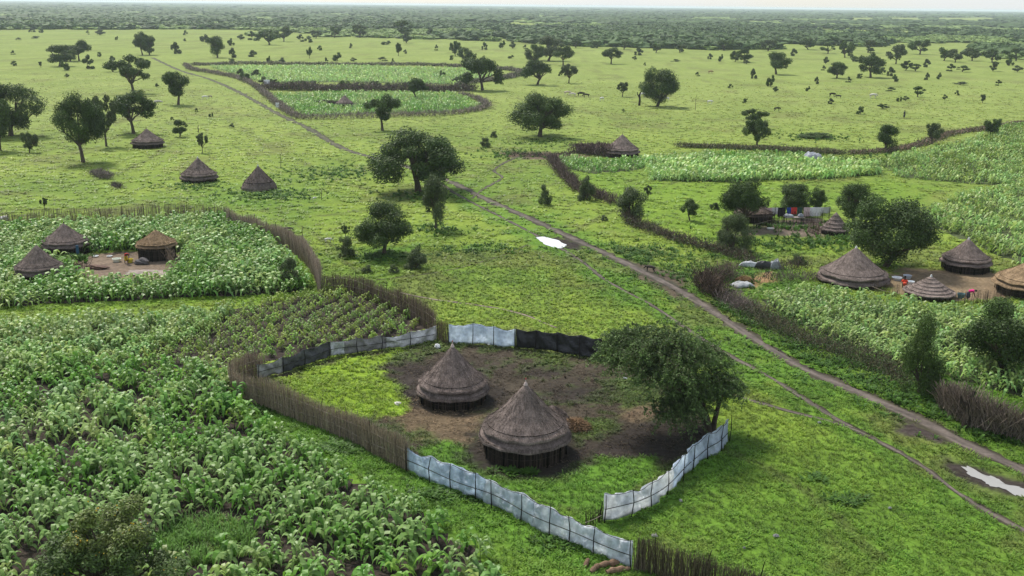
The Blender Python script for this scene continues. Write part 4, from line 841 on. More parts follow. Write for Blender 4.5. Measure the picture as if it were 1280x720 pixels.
def tree(x, y, w, h, kind, label, lod='mid', tone='leafd', v=0, cat='tree', name=None, group=None, dx=0, rz=None, trunk=True):
    t, c, W, H = proto(kind, v, lod, tone); q = P(x, y); m = mpp(x, y); th = math.atan2(CAM_H, math.hypot(q[0], q[1]))
    sx = w * m / W; sz = h * m / H / math.cos(th) * .96
    rz = random.Random(int(x * 31 + y * 17)).uniform(0, 6.28) if rz is None else rz
    o = empty(name or ('shrub' if cat in ('shrub', 'bush') else 'tree'), q, rz); o.scale = (sx, sx, sz); tag(o, label, cat, group)
    if trunk: mobj('trunk', t, o)
    mobj('crown', c, o); return o
T = tree
T(675, 171, 66, 52, 'dome', 'lone dome-shaped tree with a flat underside in the middle of the meadow', v=1, tone='leafm', lod='hi')
T(523, 240, 98, 74, 'dome', 'wide dark spreading tree beside the path, above the slender one', v=1, lod='hi')
T(545, 286, 27, 66, 'tall', 'slender tree with trailing foliage just below the wide dark tree', v=2, tone='leafg')
T(480, 318, 63, 64, 'round', 'compact round tree in the meadow above the reed fence', v=1, lod='hi')
T(478, 163, 38, 43, 'mushroom', 'drooping-crowned tree below the lower far field', v=1)
T(104, 203, 52, 82, 'tall', 'tall dark tree left of the leaning pair in the left meadow', v=1, lod='hi')
T(167, 167, 46, 52, 'umbrella', 'leaning tree directly behind the small far-left hut', v=2)
T(133, 183, 32, 62, 'sparse', 'thin half-bare tree between the tall dark tree and the leaning tree', v=1, tone='leafg')
T(14, 170, 66, 64, 'round', 'broad dark tree cut by the left edge of the photo', v=2, lod='hi')
T(0, 188, 34, 66, 'tall', 'lighter green tree at the very left edge in front of the broad one', v=3, tone='leafm')
T(37, 191, 18, 25, 'round', 'small tree standing below the broad left-edge tree', v=3, tone='leafg')
T(223, 131, 29, 41, 'mushroom', 'mushroom-shaped tree alone left of the ringed far fields', v=2)
T(167, 117, 46, 46, 'sparse', 'open many-limbed tree above the leaning tree', v=2, tone='leafd')
T(75, 83, 27, 26, 'round', 'left tree of the three-tree clump in the far left meadow', v=1)
T(88, 77, 20, 20, 'round', 'middle greyer tree of the three-tree clump in the far left meadow', v=2, tone='leafg')
T(99, 76, 27, 25, 'umbrella', 'right tree of the three-tree clump in the far left meadow', v=1)
T(178, 69, 18, 28, 'tall', 'left lobe tree of the touching pair near the left tree line', v=1)
T(187, 69, 20, 24, 'round', 'right tree of the touching pair near the left tree line', v=2)
T(272, 72, 18, 26, 'tall', 'upright oval tree above the upper far field, left end', v=2)
T(603, 113, 42, 42, 'dome', 'big rounded tree at the right end of the far fields', v=2)
T(672, 106, 32, 30, 'dome', 'neat umbrella tree right of the far fields', v=3)
T(711, 104, 20, 23, 'sparse', 'half-dead tree with two bare arms near the cattle', v=3, tone='leafg')
T(520, 124, 22, 26, 'umbrella', 'small round tree standing inside the lower far field', v=2)
T(668, 80, 22, 24, 'round', 'left tree of the group below the woodland edge', v=4)
T(686, 76, 32, 30, 'round', 'middle pale tree of the group below the woodland edge', v=1, tone='leafg')
T(704, 82, 24, 24, 'umbrella', 'right tree of the group below the woodland edge', v=1)
T(764, 80, 21, 20, 'umbrella', 'small wide tree alone right of the woodland edge group', v=2)
T(822, 133, 42, 46, 'round', 'big round tree in the right-centre meadow beside the dark stump', v=4, lod='hi')
T(778, 121, 14, 18, 'sparse', 'little pale tree left of the big round meadow tree', v=1, tone='leafg')
T(946, 182, 30, 33, 'round', 'lower dense part of the two-tier tree above the sorghum strip', v=3)
T(942, 160, 28, 24, 'sparse', 'leaning crown rising behind the two-tier tree', v=2)
T(970, 93, 27, 27, 'tall', 'heart-shaped tree in the far right meadow', v=3)
T(1046, 98, 23, 20, 'dome', 'left dark round tree below the right woodland', v=1)
T(1088, 97, 32, 28, 'dome', 'largest dark tree below the right woodland with a visible trunk', v=2)
T(930, 78, 16, 17, 'round', 'right tree of the little pair below the centre-right woodland', v=1)
T(919, 77, 12, 13, 'round', 'left tree of the little pair below the centre-right woodland', v=2)
T(1107, 190, 22, 34, 'tall', 'dark shrub-like tree at the top corner of the broad right field', v=2)
T(1165, 180, 18, 26, 'tall', 'leaning small tree on the reddish hedge', v=3, tone='leafg')
T(1241, 171, 18, 22, 'round', 'round small tree on the hedge near the right edge', v=3)
T(225, 171, 15, 21, 'round', 'tiny round tree right of the small far-left hut', v=1)
T(253, 191, 13, 24, 'sparse', 'thin sapling above the steep meadow hut', v=3, tone='leafg')
T(569, 70, 14, 18, 'round', 'upper left tree of the dark pair above the far fields', v=3)
T(581, 76, 18, 16, 'round', 'lower right tree of the dark pair above the far fields', v=4)
T(498, 70, 8, 16, 'tall', 'narrow column-like tree above the far fields', v=1)
T(929, 284, 46, 58, 'dome', 'dark round tree over the low brown hut at the laundry yard', v=3, lod='hi')
T(992, 268, 42, 38, 'round', 'dark tree standing behind the laundry', v=2, lod='hi')
T(1021, 266, 20, 30, 'round', 'small dark tree right next to the one behind the laundry', v=4)
T(1068, 280, 48, 50, 'round', 'dark tree behind the small pale layered hut', v=1, lod='hi')
T(1108, 334, 94, 84, 'round', 'largest dark tree of the right homestead, behind the broad hut', v=4, lod='hi')
T(916, 314, 40, 46, 'bush', 'soft grey-green thorn bush at the front of the laundry yard', v=1, tone='leafg', cat='bush', lod='hi')
T(1249, 466, 98, 86, 'round', 'dark dense tree at the right edge inside the crop field', v=3, lod='hi')
T(1148, 492, 44, 98, 'bush', 'vine-covered old trunk by the crop field on the right', v=4, tone='leafm', lod='hi')
T(790, 277, 31, 42, 'tall', 'dark bush growing in the middle of the brush hedge', v=2, tone='leafg', cat='bush')
T(733, 250, 21, 28, 'bush', 'grey-green bush at the lower end of the first hedge stretch', v=2, tone='leafg', cat='bush')
T(862, 276, 20, 27, 'tall', 'small sapling in the grass left of the laundry yard', v=1, tone='leafm')
T(681, 256, 15, 25, 'bush', 'lone upright bush between the path and the hedge', v=3, tone='leafg', cat='bush')
T(431, 321, 20, 24, 'bush', 'grey bush left of the compact round tree', v=1, tone='leafg', cat='bush')
T(432, 297, 10, 15, 'sparse', 'wispy sapling above the grey bush left of the compact round tree', v=1, tone='leafg')
T(521, 335, 27, 24, 'bush', 'grey thorn bush right of the compact round tree', v=2, tone='leafg', cat='bush')
T(492, 341, 13, 10, 'bush', 'small thorn tuft left of the grey thorn bush', v=3, tone='leafg', cat='bush')
T(459, 341, 13, 10, 'bush', 'small thorn tuft above the end of the curved reed fence', v=3, tone='leafg', cat='bush')
T(456, 302, 14, 18, 'bush', 'faint bush touching the compact round tree on its left', v=1, tone='leafg', cat='bush')
T(363, 361, 20, 38, 'round', 'small slim tree in the crops of the left homestead', v=1, tone='leafg')
T(56, 262, 9, 15, 'sparse', 'tiny sapling above the left homestead', v=3, tone='leafg')
T(1018, 172, 40, 6, 'bush', 'long low green thicket in the right meadow', v=2, tone='leafm', cat='bush')
T(810, 250, 9, 18, 'sparse', 'wispy sapling right of the dark hedge bush', v=2, tone='leafg')
T(893, 262, 12, 9, 'bush', 'small shrub in the grass before the dark round tree', v=2, cat='bush')
T(997, 330, 20, 12, 'bush', 'green shrub behind the broad hut fence', v=3, tone='leafm', cat='bush')
T(755, 276, 9, 7, 'bush', 'low dry tuft in the meadow left of the dark hedge bush', v=3, tone='leafg', cat='bush')
T(606, 184, 12, 12, 'bush', 'upper grey tuft of two left of the dome-shaped tree', v=1, tone='leafg', cat='bush')
T(617, 172, 8, 8, 'bush', 'small grey tuft nearest the dome-shaped tree', v=2, tone='leafg', cat='bush')

# low shrubs of the far meadow (seen a few pixels across)
SH = '''17,68,6,5 18,82,7,6 51,84,4,7 81,88,11,12 84,97,6,5 110,86,13,17 124,71,5,6 141,78,8,8 141,90,17,10 196,109,5,5 97,119,3,3 51,41,6,5 40,40,8,5 146,50,4,5 125,44,12,7 110,43,4,5 232,44,6,6 219,67,12,14
255,52,10,9 231,52,4,4 24,50,8,3 46,48,9,3 257,53,10,9 288,57,8,9 301,50,9,7 315,50,9,11 324,51,10,9 290,72,9,12 337,56,24,18 355,52,20,19 376,52,9,9 386,53,10,8 395,48,14,10 418,47,14,14 450,47,18,16 387,73,7,14 400,63,6,6 317,71,11,8 422,76,12,10
442,77,8,5 479,76,12,5 491,79,4,6 506,67,5,5 336,79,6,9 353,79,8,7 407,79,6,7 289,79,8,6 439,60,4,6 483,56,12,5 508,54,12,14 546,63,5,7 565,75,5,6 606,62,7,9 628,60,8,9 641,61,8,9 657,61,6,5 503,46,24,20 538,48,12,12 639,73,8,4 644,97,5,7 733,58,22,9 746,60,12,9
799,69,10,9 820,66,15,12 793,75,6,5 844,77,12,3 806,82,3,4 888,74,6,7 901,77,6,9 933,80,8,5 872,95,6,5 913,110,7,5 941,98,8,12 963,108,10,14 969,115,7,7 779,140,4,4 932,129,6,6 993,70,9,9 880,44,15,10 1032,80,7,9 1029,88,6,6 1066,77,10,7 1020,105,6,9 1056,72,18,20 1063,73,7,9
1091,66,7,5 1103,93,9,9 1114,95,9,11 1118,102,8,9 1120,80,24,24 1132,88,14,12 1144,89,14,9 1159,84,9,10 1180,76,20,16 1194,78,20,16 1189,89,10,9 1203,90,16,8 1241,89,14,12 1261,82,9,10 1272,90,12,8 1113,114,12,5 1147,121,14,13 1159,100,6,9 1174,99,6,8 1181,125,6,7 1248,107,7,7
1196,119,6,6 1228,129,6,11 1124,127,7,6 1132,126,8,6 1104,136,14,6 1076,143,9,10 1039,130,7,7 1010,114,6,6 1200,106,17,4 1060,103,7,7 1075,98,7,6 320,97,12,10 306,101,12,12 330,106,12,10 343,108,14,9 378,110,16,9 393,110,14,9 430,110,14,9 445,111,12,8 470,110,14,9 485,111,9,8 300,96,10,10 553,97,8,9 571,104,12,8
568,66,5,5 700,95,5,5 215,150,5,4 264,146,6,5 290,160,6,6 245,140,5,5 95,36,10,6 210,36,10,6 155,36,10,6 690,63,18,14 720,60,14,10 780,62,16,11 850,66,16,10 905,63,20,13 960,64,22,14 1010,62,20,14 1035,67,18,14 1085,66,20,16 1150,68,24,18 1215,76,22,16 1240,78,20,16 1270,76,20,16'''
for k, tok in enumerate(SH.split()):
    x, y, w, h = map(float, tok.split(','))
    if y < 64 and x < 700 and w > 7: lab = 'dark shrub on the left and centre fringe of the far woodland'; g = 'shrubs along the left and centre woodland fringe'
    elif w >= 14 and x > 640 and y < 90: lab = 'large dark bush on the right-hand fringe of the far woodland'; g = 'bushes along the right woodland fringe'
    elif 295 < x < 500 and 92 < y < 114: lab = 'dark green bush in the belt between the two far fields'; g = 'bushes in the belt between the far fields'
    elif x < 260: lab = 'small dark shrub dotted over the far left meadow'; g = 'small shrubs of the far left meadow'
    elif x < 760: lab = 'small dark shrub around the far ringed fields'; g = 'small shrubs around the far fields'
    else: lab = 'small dark shrub dotted over the far right meadow'; g = 'small shrubs of the far right meadow'
    kind = 'round' if w > 13 else ('tall' if h > w * 1.6 else 'bush')
    T(x, y, w * .92, h * 1.0, kind, lab, lod='lo', v=k % 5, tone=('leafd', 'leafm', 'leafg', 'leafm', 'leafg')[k % 5], cat='shrub', group=g)

# ---- the big acacia: drooping feathery fronds
def acacia():
    r = np.random.default_rng(5); q = P(884, 543); root = empty('acacia_tree', q); tag(root, 'big feathery acacia leaning left over the right end of the fenced yard', 'tree')
    m = mpp(884, 543); ctr = np.array([-3.0, .2, 5.15]); tb = MB(); top = np.array([-.6, .1, 2.3])
    tube(tb, [(0, 0, -.1), (-.05, 0, .8), (-.3, .05, 1.6), top], [.34, .28, .25, .23], 10, .8); tube(tb, [(.35, .1, -.1), (.45, .1, 1.0), (.7, .2, 2.2), (1.0, .4, 3.4)], [.2, .17, .13, .06], 8, .8)
    mb = MB(); ends = []
    for k in range(30):
        a = r.uniform(0, 2 * PI); rr = math.sqrt(r.uniform(.05, 1)); z = r.uniform(-.2, 1) * (1.15 - rr * .75)
        c = ctr + np.array([math.cos(a) * rr * 3.05, math.sin(a) * rr * 2.7, z * 2.45]); ends.append(c)
        mid = top * .5 + c * .5 + r.normal(size=3) * .3; tube(tb, [top - [0, 0, .2], (top + mid) / 2, mid, c], [.17, .12, .08, .03], 6, .8)
    for k in range(15):
        c = np.array([-1.7 + r.normal() * .9, r.normal() * .7, 2.5 + r.uniform(-.5, 1.1)]); ends.append(c)
    for k in range(5): ends.append(np.array([.5 + r.normal() * .3, r.normal() * .6, 3.3 + r.uniform(-.5, 1.2)]))
    for c in ends:
        out = c - ctr; out[2] *= .3; out /= np.linalg.norm(out) + 1e-6
        for _ in range(34):
            d = out * .7 + r.normal(size=3) * .65; d[2] = abs(d[2]) * .5 + .1; d /= np.linalg.norm(d); L = r.uniform(.7, 1.5); s = c + r.normal(size=3) * [.55, .55, .4]
            t = np.linspace(0, 1, 8)[:, None]; pts = s + d * L * t + np.array([0, 0, -1]) * L * .75 * t ** 2; n = 46; u = r.uniform(0, 1, n); C = np.stack([np.interp(u, t[:, 0], pts[:, i]) for i in range(3)], 1)
            C += r.normal(size=(n, 3)) * [.07, .07, .05] - np.stack([0 * u, 0 * u, r.uniform(0, .16, n)], 1)
            cards(mb, C, r.normal(size=(n, 3)) * .8 + [0, 0, .6], r.uniform(.11, .24, n), .45, r, r.uniform(.6, 1.3, n) * (.8 + .7 * u) * r.uniform(.8, 1.2))
            tube(tb, pts[::3], [.012, .009, .005], 3, 1.0)
    mb.build('crown', MT['acacia'], root); tb.build('trunk', MT['bark'], root)
MT['acacia'] = mat('acacia_leaf', col=(.085, .135, .04), rough=.6, trans=.28, spec=.25)
acacia()
# ---- the olive bush in the foreground
def front_bush():
    r = np.random.default_rng(8); q = P(145, 752); root = empty('flowering_bush', q); tag(root, 'large olive-green bush with a few yellow blooms at the bottom left edge', 'bush')
    tb = MB(); mb = MB(); fl = []; mbf = MB(); lobes = []
    for k in range(46):
        a = r.uniform(0, 2 * PI); rr = math.sqrt(r.uniform(0, 1)); z = (1 - rr ** 1.5) * r.uniform(.45, 1) * 4.6 + .7
        z *= 1.22; c = np.array([math.cos(a) * rr * 3.3, math.sin(a) * rr * 2.3, z * (1 - .12 * (math.cos(a) * rr > .5))]); lobes.append(c)
        tube(tb, [(r.normal() * .2, r.normal() * .2, 0), (c[0] * .4, c[1] * .4, c[2] * .5), c], [.09, .06, .02], 6, .9)
    for c in lobes:
        n = 620; d = r.normal(size=(n, 3)); d /= np.linalg.norm(d, axis=1)[:, None]; C = c + d * (r.uniform(.25, 1, n) ** .6 * r.uniform(.55, .85))[:, None] * [1, 1, .8]; C[:, 2] = np.maximum(C[:, 2], .15)
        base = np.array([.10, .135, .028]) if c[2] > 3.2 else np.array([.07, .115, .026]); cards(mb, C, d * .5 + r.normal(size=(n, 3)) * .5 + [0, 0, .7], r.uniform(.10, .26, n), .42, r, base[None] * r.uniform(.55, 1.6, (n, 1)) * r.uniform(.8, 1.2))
    sel = [c for c in lobes if c[2] > 1.8][:16]
    for c in sel:
        n = 5; C = c + r.normal(size=(n, 3)) * .16 + [.3, -.2, .55]; cards(mbf, C, r.normal(size=(n, 3)) + [0, -.5, .8], r.uniform(.06, .11, n), .9, r, np.tile(np.array([[.55, .36, .02]]), (n, 1)))
    mb.build('crown', MT['leaf'], root); tb.build('stems', MT['bark'], root); mbf.build('blossoms', MT['leaf'], root)
front_bush()
# ------------------------------------------------------------------ small things of the yards and meadow
def put(root, x, y, z=0): root.location = [float(v) for v in (*P(x, y)[:2], z)]; return root
def lump(name, x, y, sx, sy, sz, col, label, cat, seed, m='cloth', sub=2, z=0.0, amp=.25, parent=None, rz=0):
    v, f = ico(sub); r = np.random.default_rng(seed); ph = r.uniform(0, 6, 6)
    k = 1 + amp * (np.sin(v[:, 0] * 3 + ph[0]) * np.cos(v[:, 1] * 3 + ph[1]) + .5 * np.sin(v[:, 2] * 7 + v[:, 0] * 5 + ph[2])); v = v * k[:, None] * [sx, sy, sz]; v[:, 2] = np.maximum(v[:, 2] + sz * .7, 0)
    mb = MB(); mb.add(v, f, col); o = mb.build(name, MT[m], parent); o.rotation_euler.z = rz
    q = P(x, y); o.location = (q[0], q[1], z); return tag(o, label, cat)
# straw pile with hollow behind the nearest hut
def straw_pile(x, y, s, label, seed, col=(.24, .155, .09)):
    r = np.random.default_rng(seed); n = 1500; a = r.uniform(0, 6.28, n); rr = np.sqrt(r.uniform(0, 1, n)) * s; z = (1 - (rr / s) ** 2) * s * .55
    A = np.stack([rr * np.cos(a), rr * np.sin(a) * .8, z + .02], 1); d = r.normal(size=(n, 3)) * [1, 1, .25]; d /= np.linalg.norm(d, axis=1)[:, None]
    mb = MB(); B = A + d * .35; B[:, 2] = np.maximum(B[:, 2], 0); sticks(mb, A, B, .02, np.array(col)[None] * r.uniform(.5, 1.4, (n, 1)), r)
    v, f = ico(2); v = v * [s * .95, s * .75, s * .5]; v[:, 2] = np.maximum(v[:, 2], 0); mb.add(v, f, np.array(col) * .6)
    o = mb.build('straw_pile', MT['strand']); tag(o, label, 'straw pile'); q = P(x, y); o.location = (q[0], q[1], 0)
straw_pile(719, 535, .95, 'orange-brown straw pile right of the nearest hut', 1)
straw_pile(930, 352, .8, 'sandy heap between the brush and the grey plastic beside the path', 2, (.3, .2, .1))
lump('dung_heap', 690, 545, .6, .5, .2, (.10, .07, .05), 'flat dark heap of earth beside the small granary', 'earth heap', 3, 'soil')
# cut logs
for k, (x, y, L, rz, rad) in enumerate(((733, 706, .6, 1.2, .12), (744, 713, .75, .9, .14), (761, 708, 1.1, .35, .17), (768, 716, .95, .5, .16), (779, 713, .7, .2, .13))):
    r = np.random.default_rng(k); mb = MB(); t = np.linspace(-.5, .5, 7)
    tube(mb, np.stack([t * L * math.cos(rz), t * L * math.sin(rz), rad * .9 + .04 * np.sin(t * 5 + k)], 1), rad * (1 + .15 * r.normal(size=7)) * np.array([.55, .9, 1, 1, .95, .9, .6]), 10, np.array([.2, .13, .085]) * (.8 + .1 * k)); o = mb.build('log', MT['log']); q = P(x, y); o.location = (q[0], q[1], 0)
    tag(o, 'brown cut log by the lower end of the tarp fence, ' + ('leftmost', 'second from left', 'largest of the pile', 'lowest in front', 'rightmost')[k], 'log', 'cut logs by the tarp fence')
# signs: small white boards on posts
for (x, y, w, h, ph_, lab) in ((334, 112, 1.9, 1.5, 1.6, 'white board on two posts at the corner of the far fields'), (347, 137, .9, 1.2, .6, 'small white board at the brush fence below the bigger one')):
    s_ = empty('sign_board', P(x, y), .2); tag(s_, lab, 'sign'); mb = MB(); box(mb, (0, 0, ph_ + h / 2), (w, .06, h), 0, (.75, .76, .78)); mb.build('board', MT['metal'], s_)
    for sx in (-1, 1): mb = MB(); tube(mb, [(sx * w * .4, .06, 0), (sx * w * .4, .06, ph_ + h)], .05, 6, .1); mb.build('post', MT['bark'], s_)
# stump, poles
for (x, y, h, rad, lean, lab, cat, nm) in ((799, 132, 4.2, .35, .5, 'dark forked stump left of the big round meadow tree', 'stump', 'tree_stump'), (1206, 535, 2.6, .28, .35, 'mossy leaning tree stump in the brown branch fence at the right', 'stump', 'tree_stump'), (555, 116, 2.2, .3, 0, 'short dark stump inside the lower far field', 'stump', 'tree_stump'), (248, 166, 1.6, .12, .1, 'thin dark post right of the small far-left hut', 'post', 'wooden_post'),
    (351, 209, 2.6, .06, .3, 'bare thin pole beside the shaggy hut', 'pole', 'wooden_pole'), (261, 282, 1.2, .08, .1, 'short pole behind the left homestead fence', 'pole', 'wooden_pole'), (378, 300, 1.6, .06, .1, 'thin pole beside the curved reed fence', 'pole', 'wooden_pole'), (402, 250, 1.5, .05, .1, 'lone thin stick right of the shaggy hut weeds', 'pole', 'wooden_pole'), (869, 138, 4.2, .07, .2, 'bare forked pole in the right-centre meadow', 'pole', 'wooden_pole')):
    r = np.random.default_rng(int(x)); mb = MB(); tube(mb, [(0, 0, -.1), (lean * .2, 0, h * .4), (-lean * .1, .05, h * .7), (lean, .1, h)], [rad, rad * .8, rad * .7, rad * .4], 8, .5 if rad > .2 else 1.2)
    if rad > .2: tube(mb, [(0, 0, h * .5), (-lean * .8 - .2, 0, h * .75), (-lean - .2, 0, h * .9)], [rad * .5, rad * .4, rad * .2], 7, .5)
    o = mb.build(nm, MT['bark']); q = P(x, y); o.location = (q[0], q[1], 0); tag(o, lab, cat)
# torn and heaped plastic
def sheet(x, y, w, d, z, col, label, seed, m='tarp', amp=.25, name='plastic_sheet', cat='plastic sheet', rz=0, tilt=0):
    r = np.random.default_rng(seed); n = 15; u, v = np.meshgrid(np.linspace(-.5, .5, n), np.linspace(-.5, .5, n)); e = 1 - (np.maximum(abs(u), abs(v)) * 2) ** 4
    zz = z * e * (.6 + .8 * fbm(u * 5 + seed, v * 5, seed, 3)) + amp * fbm(u * 9, v * 9, seed + 2, 3) * .5 + tilt * (v + .5)
    uu = u * w * (1 + .12 * (vnoise(v * 6, u * 2, seed) - .5)); vv = v * d * (1 + .15 * (vnoise(u * 6, v * 2, seed + 1) - .5)); i = (np.arange(n - 1)[:, None] * n + np.arange(n - 1)[None]).ravel()
    mb = MB(); mb.add(np.stack([uu.ravel(), vv.ravel(), zz.ravel() + .03], 1), np.stack([i, i + 1, i + n + 1, i + n], 1), col); o = mb.build(name, MT[m], smooth_=True); s = o.modifiers.new('thickness', 'SOLIDIFY'); s.thickness = .012
    q = P(x, y); o.location = (q[0], q[1], 0); o.rotation_euler.z = rz; return tag(o, label, cat)
sheet(1015, 201, 3.2, 3, 1.5, (.72, .73, .76), 'white tarp heaped in the sorghum strip', 1)
sheet(928, 358, 2.2, 1.4, .35, (.35, .36, .37), 'grey crumpled plastic sheet left of the pale crop', 2, 'greytarp', rz=.3)
sheet(938, 334, 2.4, .6, .5, (.5, .52, .54), 'torn white-and-grey sheet draped at the hedge end', 3, 'greytarp', rz=-.3)
sheet(956, 336, 2.2, .6, .7, (.03, .03, .035), 'black torn sheet next to the white-and-grey one', 4, 'black', rz=-.2)
sheet(969, 337, 1.2, .6, .9, (.3, .32, .35), 'blue-grey sheet bundle right of the black torn sheet', 5, 'greytarp')
sheet(970, 672, .34, .2, .08, (.62, .6, .58), 'crumpled white scrap on the lower right lawn', 6)
sheet(851, 628, .2, .2, .08, (.7, .68, .65), 'small white scrap by the foot of the curving tarp fence', 7)
sheet(930, 687, .13, .13, .05, (.6, .6, .58), 'tiny pale scrap left of the crumpled white scrap', 8)
sheet(1112, 637, .2, .14, .06, (.65, .65, .62), 'small white scrap in the right lawn below the path junction', 9)
sheet(818, 672, .34, .2, .1, (.6, .58, .5), 'pale rag behind the dark stick fence', 10)
sheet(1024, 530, .25, .2, .08, (.7, .7, .65), 'small white scrap beside the thin footpath', 11)
sheet(781, 475, .4, .25, .1, (.75, .75, .75), 'white scrap at the left foot of the acacia shade', 12)
lump('white_bag', 547, 435, .25, .2, .2, (.72, .72, .72), 'round white bag at the corner of grey and white fences', 'bag', 4)
lump('white_bag', 497, 506, .22, .18, .14, (.72, .68, .62), 'small white bag on the grass left of the yard huts', 'bag', 5)
lump('white_bag', 714, 658, .14, .14, .12, (.75, .72, .65), 'tiny white bag on the grass inside the front tarp', 'bag', 6)
# basins and pots
def basin(x, y, rad, h, col, label, z=0, cat='basin', name='basin'):
    mb = MB(); lathe(mb, [(0, .02), (rad * .7, .02), (rad, h), (rad * 1.06, h), (rad * .76, 0), (0, 0)], 18, None, col); o = mb.build(name, MT['metal'], smooth_=False); q = P(x, y); o.location = (q[0], q[1], z); tag(o, label, cat)
basin(1121, 350, .5, .3, (.55, .57, .6), 'wide white basin left of the orange-clad person')
basin(1134, 348, .42, .35, (.42, .45, .5), 'grey metal basin behind the orange-clad person')
basin(1138, 355, .38, .3, (.65, .68, .7), 'white basin touching the low stepped hut')
basin(146, 327, .45, .35, (.7, .72, .62), 'white tub beside the woman in red and yellow')
basin(163, 328, .3, .4, (.6, .5, .05), 'yellow bucket behind the woman in red', cat='bucket', name='bucket')
basin(119, 321, .35, .12, (.7, .7, .7), 'flat white pan at the back of the left yard')
basin(137, 321, .3, .12, (.6, .6, .6), 'flat grey pan right of the white pan in the left yard')
basin(1201, 373, .35, .5, (.1, .2, .22), 'dark teal bucket left of the pink-clad person', cat='bucket', name='bucket')
basin(963, 287, .45, .2, (.5, .5, .45), 'pale basin in front of the laundry yard')
lump('firewood_bundle', 122, 336, 1.1, .4, .25, (.14, .09, .07), 'brown bundle on the ground of the left yard', 'bundle', 11, 'log')
lump('grey_sack', 178, 330, .8, .5, .35, (.11, .10, .10), 'grey sack heap before the tan open shelter', 'sack', 12)
lump('stone', 96, 345, .5, .4, .4, (.35, .31, .28), 'pale stone beside the hut sunk in crops', 'stone', 14, 'log')
sheet(190, 342, 5.2, 2.2, .12, (.23, .18, .15), 'brown mat spread before the tan open shelter', 13, 'greytarp', name='ground_mat', cat='mat')
# table with white things, laundry
def table(x, y, w, d, h, label, col=(.5, .5, .5)):
    t_ = empty('table', P(x, y), .1); tag(t_, label, 'table'); mb = MB(); box(mb, (0, 0, h), (w, d, .06), 0, col); mb.build('table_top', MT['metal'], t_)
    for sx in (-1, 1):
        for sy in (-1, 1): mb = MB(); tube(mb, [(sx * w * .44, sy * d * .42, 0), (sx * w * .44, sy * d * .42, h)], .035, 5, .1); mb.build('leg', MT['bark'], t_)
table(992, 279, 2.6, 1.0, .8, 'low rack table in the laundry yard', (.25, .22, .2))
sheet(985, 279, 1.2, .8, .3, (.75, .76, .78), 'white bundle lying on the low rack table', 21).location.z = .84
sheet(1000, 279, .7, .6, .3, (.6, .62, .66), 'smaller grey-white bundle at the right of the rack table', 22).location.z = .84
def clothesline():
    a, b = P(934, 277), P(1036, 276); L = np.linalg.norm((b - a)[:2]); T_ = (b - a) / L; r = empty('clothes_line', a); tag(r, 'long washing line strung across the laundry yard', 'clothes line'); h = 1.85
    for f in (0, .33, .66, 1): mb = MB(); p_ = T_ * L * f; tube(mb, [p_, p_ + [0, 0, h + .1]], .04, 5, 1.0); mb.build('post', MT['bark'], r)
    mb = MB(); f = np.linspace(0, 1, 31)[:, None]; tube(mb, T_ * L * f + np.c_[np.zeros((31, 2)), h - .06 * np.abs(np.sin(f * 3 * PI))], .012, 4, .2); mb.build('line', MT['rope'], r)
    items = (('red-and-white striped blanket at the left end of the washing line', .10, 1.9, 1.5, (.5, .08, .08), 'blanket'), ('pink and white sheet second on the washing line', .24, 1.3, 1.0, (.6, .42, .42), 'sheet'), ('white cloth on the washing line left of the black one', .33, .9, .9, (.62, .6, .58), 'cloth'),
             ('black garment on the washing line', .41, 1.0, 1.2, (.02, .02, .025), 'garment'), ('blue garment on the washing line beside the red one', .50, .6, 1.0, (.03, .07, .28), 'garment'), ('bright red garment on the washing line', .56, .8, .9, (.55, .05, .04), 'garment'), ('dark green garment right of the red one', .63, .7, 1.1, (.03, .08, .06), 'garment'),
             ('pale pink cloth on the washing line', .72, .9, 1.2, (.62, .48, .47), 'cloth'), ('large white sheet hanging near the pale layered hut', .83, 1.6, 1.2, (.72, .72, .72), 'sheet'), ('last grey-white sheet at the right end of the washing line', .95, 1.3, .8, (.55, .55, .55), 'sheet'))
    for k, (lab, fr, w, hh, col, cat) in enumerate(items):
        n = 13; u, v = np.meshgrid(np.linspace(-.5, .5, n), np.linspace(0, 1, n)); nrm = np.array([-T_[1], T_[0], 0]); c = np.array(col); cc = np.tile(c, (n * n, 1))
        if k == 0: st = (np.floor(v.ravel() * 5) % 2)[:, None]; cc = c * (1 - st) + np.array([.6, .5, .5]) * st
        off = .09 * np.sin(u * 14 + k) * v + .05 * np.sin(u * 30) * v; p_ = a + T_ * L * fr
        V = p_ + T_ * (u.ravel() * w)[:, None] + nrm * off.ravel()[:, None] + np.array([0, 0, 1]) * (h - .03 - v.ravel() * hh)[:, None]; i = (np.arange(n - 1)[:, None] * n + np.arange(n - 1)[None]).ravel()
        mb = MB(); mb.add(V - p_, np.stack([i, i + 1, i + n + 1, i + n], 1), cc); o = mb.build('hanging_' + cat, MT['cloth'], smooth_=True); o.location = Vector([float(t) for t in p_]); s = o.modifiers.new('thickness', 'SOLIDIFY'); s.thickness = .01; tag(o, lab, cat, 'laundry on the washing line')
clothesline()

